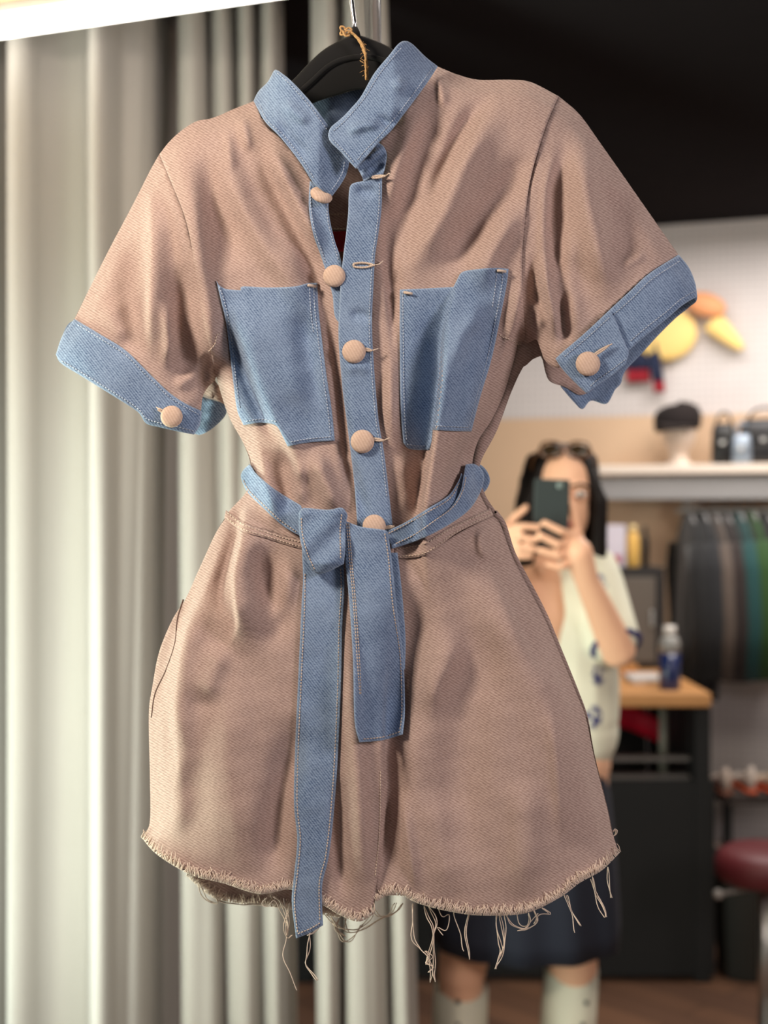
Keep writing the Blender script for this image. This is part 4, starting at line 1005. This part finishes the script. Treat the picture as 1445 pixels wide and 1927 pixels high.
# box, display case and bottles
r, Y = on_table(1208, 1258, 'display_case', 'dark brown case standing at the back of the counter', 'case')
Zc = H-(1068-CY)/F*Y-ZT; wc = 84/2400*Y
mb = MB(); mb.box((0, .09, Zc/2), (wc, .2, Zc), bev=.004); mb.build('body', mat('dark_case', (30, 26, 24), .6), r)
mb = MB(); mb.box((-.012, -.014, Zc/2-.005), (wc*.70, .012, Zc*.84), bev=.003); mb.build('front', mat('case_front', (92, 84, 76), .6), r)
mb = MB(); mb.box((wc*.2, -.024, Zc*.5), (.012, .01, .06), bev=.003); mb.build('handle', STEEL, r)
zc = ZT+Zc; Yc = Y+.07
def on_case(px, name, label, cat): return empty(name, (Xp(px, Yc), Yc, zc), label, cat)
r = on_case(1150, 'picture_card', 'white and lilac printed card leaning beside the yellow bottle', 'card')
mb = MB(); mb.box((0, 0, .078), (.105, .012, .155), bev=.002); mb.build('card', mat('lilac_card', (204, 198, 210), .6, noise=.1, nscale=60), r)
mb = MB(); mb.box((.012, -.009, .028), (.05, .006, .03), bev=.006); mb.build('red_print', mat('faded_red', (170, 70, 90), .6), r)
mb = MB(); mb.box((0, .03, .03), (.12, .05, .06), bev=.003); mb.build('base', mat('dark_stand', (40, 40, 46), .6), r)
r = on_case(1191, 'bottle', 'yellow bottle on top of the dark case', 'bottle')
mb = MB(); mb.tube([(0, 0, 0), (0, 0, .003), (0, 0, .09), (0, 0, .115), (0, 0, .13)], [.022, .024, .024, .02, .012], 24); mb.build('body', mat('yellow_plastic', (224, 178, 92), .4), r, True)
mb = MB(); mb.tube([(0, 0, .13), (0, 0, .155)], [.014, .013], 20); mb.build('cap', mat('pale_cap', (232, 206, 150), .4), r, True)
r = on_case(1214, 'bottle', 'slim black bottle on top of the dark case', 'bottle')
mb = MB(); mb.tube([(0, 0, 0), (0, 0, .1), (0, 0, .12), (0, 0, .125)], [.013, .013, .007, .006], 20); mb.build('body', mat('black_glass', (22, 20, 20), .25), r, True)
mb = MB(); mb.tube([(0, 0, .125), (0, 0, .15)], [.0075, .007], 16); mb.build('cap', BLACK, r, True)
r, Y = on_table(1212, 1281, 'paper_stack', 'small stack of white papers left of the navy bottle', 'paper')
for k in range(5):
    mb = MB(); mb.box((random.uniform(-.004, .004), random.uniform(-.004, .004), .002+k*.0035), (.11, .15, .003), rz=random.uniform(-.08, .08)); mb.build('sheet', mat('paper', (205, 200, 196), .7), r)
r, Y = on_table(1168, 1266, 'wooden_tray', 'small orange wooden tray on the counter next to the customer', 'tray')
mb = MB(); mb.box((0, 0, .006), (.10, .10, .012), bev=.003); mb.build('bottom', TABLEW, r)
for dx, dy, a_, b2 in ((0, .048, .1, .008), (0, -.048, .1, .008), (.048, 0, .008, .1), (-.048, 0, .008, .1)):
    mb = MB(); mb.box((dx, dy, .018), (a_, b2, .03), bev=.002); mb.build('side', TABLEW, r)

# shoe bench on the right
bx = Xp(1420, 4.55)
be = empty('shoe_bench', (bx+.08, 4.6, 0), 'dark low bench carrying shoes at the right edge', 'bench')
mb = MB(); mb.box((0, 0, .50), (.46, .34, .035), bev=.004); mb.build('top', mat('bench_board', (58, 50, 46), .6), be)
for sx in (-.2, .2):
    for sy in (-.13, .13):
        mb = MB(); mb.box((sx, sy, .2415), (.03, .03, .483), bev=.002); mb.build('leg', BLACK, be)
mb = MB(); mb.box((0, 0, .12), (.42, .3, .02), bev=.002); mb.build('lower_shelf', BLACK, be)
def shoe(px, py, Y, z, col, sole, lab, rz=.2, s=1.0):
    r = empty('shoe', (Xp(px, Y), Y, z), lab, 'shoe', 'shoes on the low bench', rz=rz)
    m = mat('shoe_leather', col, .5); rg = []
    for t in np.linspace(0, 1, 16):
        y = -.13+.26*t; w_ = (.036+.008*math.sin(t*6))*(min(1, t*6+.25))*(min(1, (1-t)*5+.35)); h_ = .03+.055*max(0, (t-.35))/.65 if t > .35 else .022+.03*t
        rg.append([(w_*math.cos(q), y, .014+h_*(1+math.sin(q))/1.6) for q in [2*math.pi*j/18 for j in range(18)]])
    MB().loft(rg).build('upper', m, r, True)
    rg = []
    for t in np.linspace(0, 1, 14):
        y = -.138+.275*t; w_ = (.039+.008*math.sin(t*6))*(min(1, t*6+.3))*(min(1, (1-t)*5+.4))
        rg.append([(w_*math.copysign(1, math.cos(q))*abs(math.cos(q))**.5, y, .007+.007*math.copysign(1, math.sin(q))*abs(math.sin(q))**.5) for q in [2*math.pi*j/16+.01 for j in range(16)]])
    MB().loft(rg).build('sole', mat('shoe_sole', sole, .6), r, True)
    mb = MB(); mb.ell((0, .085, .088), (.026, .034, .008), 18, 8); mb.build('opening', mat('shoe_lining', (40, 34, 32), .8), r, True)
    r.scale = (s, s, s); return r
zb = .519
shoe(1360, 1440, 4.52, zb, (196, 178, 164), (120, 70, 50), 'beige shoe at the left end of the bench', rz=3.0, s=.82)
shoe(1402, 1440, 4.54, zb, (214, 200, 188), (206, 90, 50), 'cream shoe with orange sole in the middle of the bench', rz=3.1, s=.82)
shoe(1444, 1440, 4.52, zb, (226, 206, 184), (216, 84, 40), 'pale shoe with bright orange sole at the right end of the bench', rz=3.2, s=.82)
r = empty('shoe_box', (Xp(1376, 4.4), 4.5, .132), 'grey box on the lower shelf of the shoe bench', 'box')
mb = MB(); mb.box((0, 0, .075), (.16, .2, .15), bev=.003); mb.build('base', mat('grey_card', (110, 104, 102), .7), r)
mb = MB(); mb.box((0, 0, .165), (.17, .21, .04), bev=.003); mb.build('lid', mat('pale_card', (170, 150, 140), .7), r)

# red stool
st = empty('stool', (Xp(1440, 3.45), 3.45, 0), 'dark red padded stool on a steel pole near the right edge', 'stool')
mb = MB(); mb.tube([(0, 0, .50), (0, 0, .505), (0, 0, .52), (0, 0, .55), (0, 0, .575), (0, 0, .59), (0, 0, .593)], [.09, .12, .135, .135, .125, .10, .02], 36); mb.build('seat', mat('red_vinyl', (96, 32, 38), .5), st, True)
mb = MB(); mb.tube([(0, 0, .03), (0, 0, .50)], .02, 16); mb.build('pole', STEEL, st, True)
mb = MB(); mb.tube([(0, 0, 0), (0, 0, .008), (0, 0, .03)], [.17, .165, .03], 36); mb.build('base', STEEL, st, True)
mb = MB(); mb.tube([(0, 0, .49), (-.08, -.03, .485), (-.13, -.04, .48)], .006, 8); mb.ell((-.138, -.043, .479), (.014, .014, .014), 14, 8); mb.build('lever', mat('grey_knob', (150, 146, 142), .4), st, True)
# dark bin below
bn = empty('bin', (Xp(1395, 4.15)+.02, 4.15, 0), 'dark grey bin on the floor between the counter and the stool', 'bin')
mb = MB(); mb.tube([(0, 0, 0), (0, 0, .01), (0, 0, .36), (0, 0, .37)], [.09, .095, .115, .118], 32); mb.build('bucket', mat('dark_grey_plastic', (42, 42, 38), .6), bn, True)
mb = MB(); mb.tube([(0, 0, .372), (0, 0, .385), (0, 0, .40)], [.12, .118, .04], 32); mb.build('lid', BLACK, bn, True)

# ============================================================ THE CUSTOMER
SKIN = mat('skin', (232, 182, 150), .55); HAIR = mat('dark_hair', (17, 11, 10), .55, noise=.3, nscale=60)
HAIR.node_tree.nodes['Principled BSDF'].inputs['Specular IOR Level'].default_value = .2
BLOUSE = mat('white_blouse', (226, 226, 206), .85, sheen=.1)
nt = BLOUSE.node_tree; b_ = nt.nodes['Principled BSDF']; b0 = b_.inputs['Base Color'].links[0].from_socket
tc_ = nt.nodes.new('ShaderNodeTexCoord'); vo = nt.nodes.new('ShaderNodeTexVoronoi'); vo.inputs['Scale'].default_value = 9; vo.inputs['Randomness'].default_value = .5
nt.links.new(tc_.outputs['Object'], vo.inputs['Vector'])
ri = nt.nodes.new('ShaderNodeMapRange'); ri.inputs[1].default_value = .30; ri.inputs[2].default_value = .22; nt.links.new(vo.outputs['Distance'], ri.inputs[0])
w2 = nt.nodes.new('ShaderNodeTexVoronoi'); w2.inputs['Scale'].default_value = 60; nt.links.new(tc_.outputs['Object'], w2.inputs['Vector'])
r2 = nt.nodes.new('ShaderNodeMapRange'); r2.inputs[1].default_value = .35; r2.inputs[2].default_value = .45; nt.links.new(w2.outputs['Distance'], r2.inputs[0])
mu = nt.nodes.new('ShaderNodeMath'); mu.operation = 'MULTIPLY'; nt.links.new(ri.outputs[0], mu.inputs[0]); nt.links.new(r2.outputs[0], mu.inputs[1])
sx = nt.nodes.new('ShaderNodeSeparateXYZ'); nt.links.new(tc_.outputs['Object'], sx.inputs[0])
ab = nt.nodes.new('ShaderNodeMath'); ab.operation = 'SUBTRACT'; ab.inputs[1].default_value = .06; nt.links.new(sx.outputs[0], ab.inputs[0])
ab2 = nt.nodes.new('ShaderNodeMath'); ab2.operation = 'ABSOLUTE'; nt.links.new(ab.outputs[0], ab2.inputs[0])
r3 = nt.nodes.new('ShaderNodeMapRange'); r3.inputs[1].default_value = .11; r3.inputs[2].default_value = .08; nt.links.new(ab2.outputs[0], r3.inputs[0])
mu2 = nt.nodes.new('ShaderNodeMath'); mu2.operation = 'MULTIPLY'; nt.links.new(mu.outputs[0], mu2.inputs[0]); nt.links.new(r3.outputs[0], mu2.inputs[1])
mxb = nt.nodes.new('ShaderNodeMixRGB'); mxb.inputs[2].default_value = lin((52, 58, 120)); nt.links.new(b0, mxb.inputs[1]); nt.links.new(mu2.outputs[0], mxb.inputs[0]); nt.links.new(mxb.outputs[0], b_.inputs['Base Color'])
SKIRT = mat('navy_skirt', (22, 28, 44), .85); BOOT = mat('cream_boot', (222, 220, 200), .6)

PY_ = 2.90
woman = empty('person', (.335, PY_, 0), 'woman with long dark hair in white embroidered blouse and navy skirt photographing with a phone', 'person')
WO = Vector(woman.location)
def caps(lst):
    """tapered capsules -> closed pieces (world space)"""
    mb = MB()
    for a, b, ra, rb in lst:
        a = Vector(a); b = Vector(b); d = b-a; L = d.length
        if L < 1e-5: mb.ell(a, (ra, ra, ra), 16, 10); continue
        t = d/L; n = 7; pts = []; rr = []
        for k in range(n): th = math.pi/2*(1-k/n); pts.append(a-t*ra*math.sin(th)); rr.append(max(ra*math.cos(th), .0008))
        for k in range(1, 5): pts.append(a+d*k/5); rr.append(ra+(rb-ra)*k/5)
        for k in range(n+1): th = math.pi/2*k/n; pts.append(b+t*rb*math.sin(th)); rr.append(max(rb*math.cos(th), .0008))
        mb.tube(pts, rr, 16)
    return mb
def fuse(name, mb, m, parent, voxel, smooth=4):
    """one continuous surface out of the overlapping pieces"""
    tmp = mesh('tmp', mb.V, mb.F, m)
    md = tmp.modifiers.new('r', 'REMESH'); md.mode = 'VOXEL'; md.voxel_size = voxel; md.use_smooth_shade = True
    if smooth: ms = tmp.modifiers.new('s', 'SMOOTH'); ms.iterations = smooth; ms.factor = .5
    bpy.context.view_layer.update()
    dg = bpy.context.evaluated_depsgraph_get(); ev = tmp.evaluated_get(dg)
    me = bpy.data.meshes.new_from_object(ev); bpy.data.objects.remove(tmp)
    me.name = name
    me.transform(Matrix.Translation(-wloc(parent)))
    for p_ in me.polygons: p_.use_smooth = True
    me.materials.clear(); me.materials.append(m)
    o = bpy.data.objects.new(name, me); COL.objects.link(o); o.parent = parent; return o
def W3(px, py, Y=PY_): return Vector(P(px, py, Y))
hc = Vector((.408, 2.93, 1.535))       # head centre
Lsh = Vector((.175, 2.93, 1.365)); Rsh = Vector((.470, 2.93, 1.352))
neck = Vector((.355, 2.945, 1.385))
hipc = Vector((.335, 2.93, .93))
# arms
Rel = W3(1162, 1222, 2.80); Rwr = W3(1104, 1092, 2.72)
Lel = W3(905, 1225, 2.78); Lwr = W3(925, 1060, 2.72)
body = [(hipc+Vector((-.07, 0, 0)), hipc+Vector((.07, 0, 0)), .115, .115),
        (hipc, Vector((.338, 2.93, 1.12)), .13, .105), (Vector((.338, 2.93, 1.10)), Vector((.34, 2.93, 1.27)), .105, .12),
        (Vector((.26, 2.93, 1.29)), Vector((.42, 2.93, 1.285)), .085, .085),
        (Lsh+Vector((.02, 0, 0)), neck+Vector((-.03, 0, -.01)), .05, .045), (Rsh+Vector((-.02, 0, 0)), neck+Vector((.03, 0, -.01)), .05, .045),
        (neck, hc+Vector((-.008, .02, -.07)), .052, .05),
        (Lsh, Lel, .052, .038), (Lel, Lwr, .038, .025), (Rsh, Rel, .052, .038), (Rel, Rwr, .040, .026)]
# legs
Lk = W3(868, 1832, 2.93); Rk = W3(1078, 1835, 2.93)
Lh = hipc+Vector((-.09, 0, -.02)); Rh = hipc+Vector((.09, 0, -.02))
La = Vector((Lk.x-.005, 2.92, .09)); Ra = Vector((Rk.x-.02, 2.92, .09))
body += [(Lh, Lk, .095, .055), (Rh, Rk, .095, .055), (Lk, (Lk+La)/2+Vector((0, .02, .06)), .052, .052), ((Lk+La)/2+Vector((0, .02, .06)), La, .052, .036),
         (Rk, (Rk+Ra)/2+Vector((0, .02, .06)), .052, .052), ((Rk+Ra)/2+Vector((0, .02, .06)), Ra, .052, .036),
         (La, La+Vector((0, -.14, -.05)), .036, .026), (Ra, Ra+Vector((0, -.14, -.05)), .036, .026)]
mb = caps(body)
# head: skull, jaw, nose, brow, lips, chin, ears
def el(c, r, M=None): mb.ell(c, r, 28, 18, M)
el(hc+Vector((0, .012, .028)), (.074, .092, .088)); el(hc+Vector((0, -.018, -.035)), (.058, .068, .080)); el(hc+Vector((0, -.045, -.095)), (.028, .028, .022))
mb.V += []; 
n0 = caps([(hc+Vector((0, -.086, .01)), hc+Vector((0, -.104, -.032)), .008, .012), (hc+Vector((-.034, -.07, .022)), hc+Vector((.034, -.07, .022)), .012, .012),
           (hc+Vector((-.018, -.084, -.062)), hc+Vector((.018, -.084, -.062)), .007, .007), (hc+Vector((-.072, .012, .0)), hc+Vector((-.074, .016, -.03)), .014, .01), (hc+Vector((.072, .012, .0)), hc+Vector((.074, .016, -.03)), .014, .01)])
mb.add(n0.V, n0.F)
# hands
PHC = W3(1033, 972, 2.70)
def finger(pts, r):
    L = []
    for i in range(len(pts)-1): L.append((pts[i], pts[i+1], r*(1-.1*i), r*(1-.1*(i+1))))
    return L
Yh = 2.70
Rpalm = W3(1088, 1040, Yh)
hand = [(Rwr, Rpalm, .026, .031), (W3(1074, 1012, Yh), W3(1078, 1058, Yh), .017, .017)]
hand += finger([W3(1080, 1010, Yh), W3(1056, 1000, Yh-.03), W3(1024, 984, Yh-.032)], .0095)      # index across the phone back
hand += finger([W3(1076, 1026, Yh), W3(1048, 1024, Yh-.032), W3(1016, 1008, Yh-.034)], .0098)
hand += finger([W3(1075, 1043, Yh), W3(1050, 1046, Yh-.03), W3(1018, 1036, Yh-.03)], .0095)
hand += finger([W3(1076, 1058, Yh), W3(1056, 1068, Yh-.026), W3(1030, 1062, Yh-.024)], .0082)
hand += finger([W3(1092, 1020, Yh+.012), W3(1083, 985, Yh+.006), W3(1076, 950, Yh+.004)], .0105)  # thumb up the phone's side
Lpalm = W3(935, 1020, Yh)
hand += [(Lwr, Lpalm, .025, .03), (W3(948, 1000, Yh), W3(946, 1046, Yh), .016, .016)]
hand += finger([W3(950, 1000, Yh), W3(978, 990, Yh-.03), W3(1010, 992, Yh-.030)], .0092)
hand += finger([W3(950, 1016, Yh), W3(978, 1010, Yh-.032), W3(1008, 1016, Yh-.030)], .0095)
hand += finger([W3(950, 1031, Yh), W3(976, 1030, Yh-.03), W3(1004, 1034, Yh-.028)], .0092)
hand += finger([W3(948, 1045, Yh), W3(972, 1048, Yh-.026), W3(998, 1048, Yh-.022)], .008)
hand += finger([W3(946, 1006, Yh+.012), W3(966, 975, Yh+.016), W3(990, 955, Yh+.016)], .0102)
h2 = caps(hand); mb.add(h2.V, h2.F)
fuse('body', mb, SKIN, woman, .0042, 3)
# eyes and lips
mb = MB()
EYE = mat('eye_white', (225, 220, 214), .3); IRIS = mat('brown_iris', (50, 30, 22), .3); LIP = mat('lips', (176, 92, 84), .5)
for sx_ in (-.03, .03):
    e = MB().ell(hc+Vector((sx_, -.079, .004)), (.013, .010, .008), 16, 10).build('eye', EYE, None, True)
    e.parent = woman; e.location = -WO
    mb2 = MB().ell(hc+Vector((sx_, -.0875, .004)), (.005, .003, .0055), 12, 8).build('iris', IRIS, None, True); mb2.parent = e
    bw = MB().tube([hc+Vector((sx_-.02*(1 if sx_ > 0 else 1), -.082, .022)), hc+Vector((sx_, -.087, .028)), hc+Vector((sx_+.02, -.082, .022))], .0028, 8).build('eyebrow', HAIR, None, True); bw.parent = woman; bw.location = -WO
lp = MB().ell(hc+Vector((0, -.088, -.062)), (.022, .008, .007), 18, 8).build('lips', LIP, None, True); lp.parent = woman; lp.location = -WO
# hair: cap plus long locks down to the chest, both sides
mb = MB(); mb.ell(hc+Vector((0, .03, .038)), (.084, .092, .088), 28, 18)
for sgn, xs in ((1, (.070, .080, .078)), (-1, (-.066, -.080, -.086))):
    for k in range(7):
        f = k/6; y = -.045+.13*f; z1 = -.30+.04*random.random()
        o1 = hc+Vector((xs[0]*(.55+.45*min(1, f*2.0)), y*.6, .095-.02*f)); o2 = hc+Vector((xs[1]*1.0, y, -.01)); o3 = hc+Vector((xs[2]*(1.0+.08*math.sin(k)), y+.01, -.13)); o4 = hc+Vector((xs[2]*(.95+.2*math.sin(k*2.1)), y+.02, z1))
        c2 = caps([(o1, o2, .016, .018), (o2, o3, .019, .02), (o3, o4, .02, .012)]); mb.add(c2.V, c2.F)
mb.add(*(lambda c: (c.V, c.F))(caps([(hc+Vector((-.04, .09, .03)), hc+Vector((-.04, .10, -.26)), .05, .03), (hc+Vector((.04, .09, .03)), hc+Vector((.04, .10, -.26)), .05, .03)])))
fuse('hair', mb, HAIR, woman, .005, 2)
# blouse
bl = [(Vector((.25, 2.93, 1.00)), Vector((.42, 2.93, 1.00)), .118, .118), (Vector((.26, 2.93, 1.06)), Vector((.25, 2.925, 1.28)), .125, .10), (Vector((.42, 2.93, 1.06)), Vector((.43, 2.925, 1.28)), .125, .10),
      (Lsh+Vector((.02, 0, -.005)), neck+Vector((-.055, 0, -.03)), .066, .058), (Rsh+Vector((-.02, 0, -.005)), neck+Vector((.055, 0, -.03)), .066, .058),
      (Lsh, Lsh+(Lel-Lsh)*.72, .072, .068), (Rsh, Rsh+(Rel-Rsh)*.80, .076, .060)]
bo = fuse('blouse', caps(bl), BLOUSE, woman, .007, 4)
# open V of the neck
vb = MB(); rg = []
V0 = [W3(1012, 1064, 2.815), W3(1034, 1064, 2.815), W3(1020, 1122, 2.81)]
c0 = (V0[0]+V0[1]+V0[2])/3
pts = [V0[0], (V0[0]+V0[1])/2+Vector((0, -.012, -.004)), V0[1], (V0[1]+V0[2])/2, V0[2], (V0[2]+V0[0])/2]
mk = []
for yy_ in (.045, -.012, -.018):
    mk.append([c0+(p_-c0)*(.97 if yy_ == -.018 else 1)+Vector((0, yy_+.05, 0)) for p_ in pts])
vb.loft(mk); o = vb.build('neckline_skin', SKIN, None, True); o.parent = woman; o.location = -WO
# navy trim on the sleeve hem
for sh_, el_ in ((Lsh, Lel), (Rsh, Rel)):
    t = (el_-sh_); a_ = sh_+t*.92; b2 = sh_+t*.97
    o = MB().tube([a_, (a_+b2)/2, b2], [.056, .060, .058], 24).build('sleeve_trim', mat('navy_trim', (48, 50, 104), .8), None, True); o.parent = woman; o.location = -WO
# skirt
mb = MB(); rg = []
for z, rx, ry in [(1.06, .135, .11), (1.02, .15, .12), (.95, .172, .135), (.85, .190, .145), (.7, .206, .165), (.56, .216, .175), (.515, .215, .175)]:
    rg.append([Vector((.333-.012*(1-z)+(rx*(1+.02*math.sin(9*q)))*math.cos(q), 2.93+ry*(1+.05*math.sin(11*q+z*3))*math.sin(q), z+(.012*math.sin(q*2+1) if z < .5 else 0))) for q in [2*math.pi*j/64 for j in range(64)]])
mb.loft(rg); o = mb.build('skirt', SKIRT, None, True); o.parent = woman; o.location = -WO
# boots
for K, A_ in ((Lk, La), (Rk, Ra)):
    rg = []; top_ = K+Vector((0, .01, -.05)) if K is Lk else K+Vector((-.002, .01, -.005))
    mid = (K+A_)/2+Vector((0, .02, .05))
    mb = MB(); n = 40
    seq = [(top_, .062), (mid, .064), ((mid+A_)/2, .055), (A_+Vector((0, 0, .02)), .047), (A_+Vector((0, .005, -.05)), .046), (A_+Vector((0, .005, -.078)), .045)]
    for i, (c_, r_) in enumerate(seq):
        rg.append([c_+Vector((r_*math.cos(q), r_*1.08*math.sin(q), (.030*abs(math.cos(q)) - .012 if i == 0 else 0))) for q in [2*math.pi*j/n for j in range(n)]])
    mb.loft(rg)
    o = mb.build('boot', BOOT, None, True); o.parent = woman; o.location = -WO
    mb = MB(); rg = []
    for t in np.linspace(0, 1, 14):
        y = .045-.235*t; w_ = .044*(1-.25*t)*min(1, (1-t)*4+.25); h_ = .085-.04*t
        rg.append([A_+Vector((w_*math.cos(q), y, -.085+h_*(1+math.sin(q))/2)) for q in [2*math.pi*j/20 for j in range(20)]])
    mb.loft(rg); f_ = mb.build('foot', BOOT, None, True); f_.parent = o
    mb = MB()
    for k in range(7):
        c_ = seq[1][0]+Vector((random.uniform(-.04, .04), -.068, .08-.05*k)); mb.ell(c_, (.006, .004, .006), 10, 6)
    d_ = mb.build('punched_pattern', mat('boot_perforation', (90, 92, 88), .7), None, True); d_.parent = o

# phone
ph = empty('mobile_phone', PHC+Vector((0, -.008, -.08)), 'dark green phone held up by the woman in the white blouse', 'phone')
ph.rotation_euler = (0, math.radians(2), 0)
GR = mat('phone_case', (34, 46, 46), .6)
mb = MB(); mb.box((0, 0, .08), (.076, .010, .158), bev=.004); mb.build('case', GR, ph)
mb = MB(); mb.box((0, .0062, .08), (.069, .002, .15), bev=.0008); mb.build('screen', mat('phone_screen', (14, 16, 18), .15), ph)
mb = MB(); mb.tube([(.016, -.0048, .146), (.016, -.0085, .146)], .0072, 20); mb.build('camera_lens', mat('lens', (120, 135, 132), .2), ph, True)
# sunglasses pushed up on the hair
sg = empty('sunglasses', hc+Vector((0, -.050, .088)), 'tortoiseshell sunglasses pushed up on the hair of the woman', 'sunglasses')
TORT = mat('tortoiseshell', (92, 58, 30), .3, noise=.4, nscale=80)
for s_ in (-1, 1):
    mb = MB(); pts = []
    for k in range(21):
        a_ = 2*math.pi*k/20; pts.append((s_*.036+.029*math.copysign(abs(math.cos(a_))**.7, math.cos(a_)), -.018-.008*math.sin(a_), .012+.020*math.copysign(abs(math.sin(a_))**.8, math.sin(a_))))
    mb.tube(pts, .0038, 8, cap=False); fr = mb.build('frame', TORT, sg, True)
    mb = MB(); mb.ell((s_*.036, -.018, .012), (.027, .003, .018), 20, 8); mb.build('lens', mat('dark_lens', (50, 38, 24), .15), fr, True)
    mb = MB(); mb.tube([(s_*.066, -.018, .016), (s_*.082, .02, .006), (s_*.086, .09, -.03)], .0028, 8); mb.build('temple', TORT, sg, True)
mb = MB(); mb.tube([(-.009, -.018, .018), (0, -.02, .021), (.009, -.018, .018)], .003, 8); mb.build('bridge', TORT, sg, True)
sg.scale = (.86, .86, .86); sg.rotation_euler = (math.radians(-35), 0, 0)
dh.scale = (1.12, 1.12, 1.12)
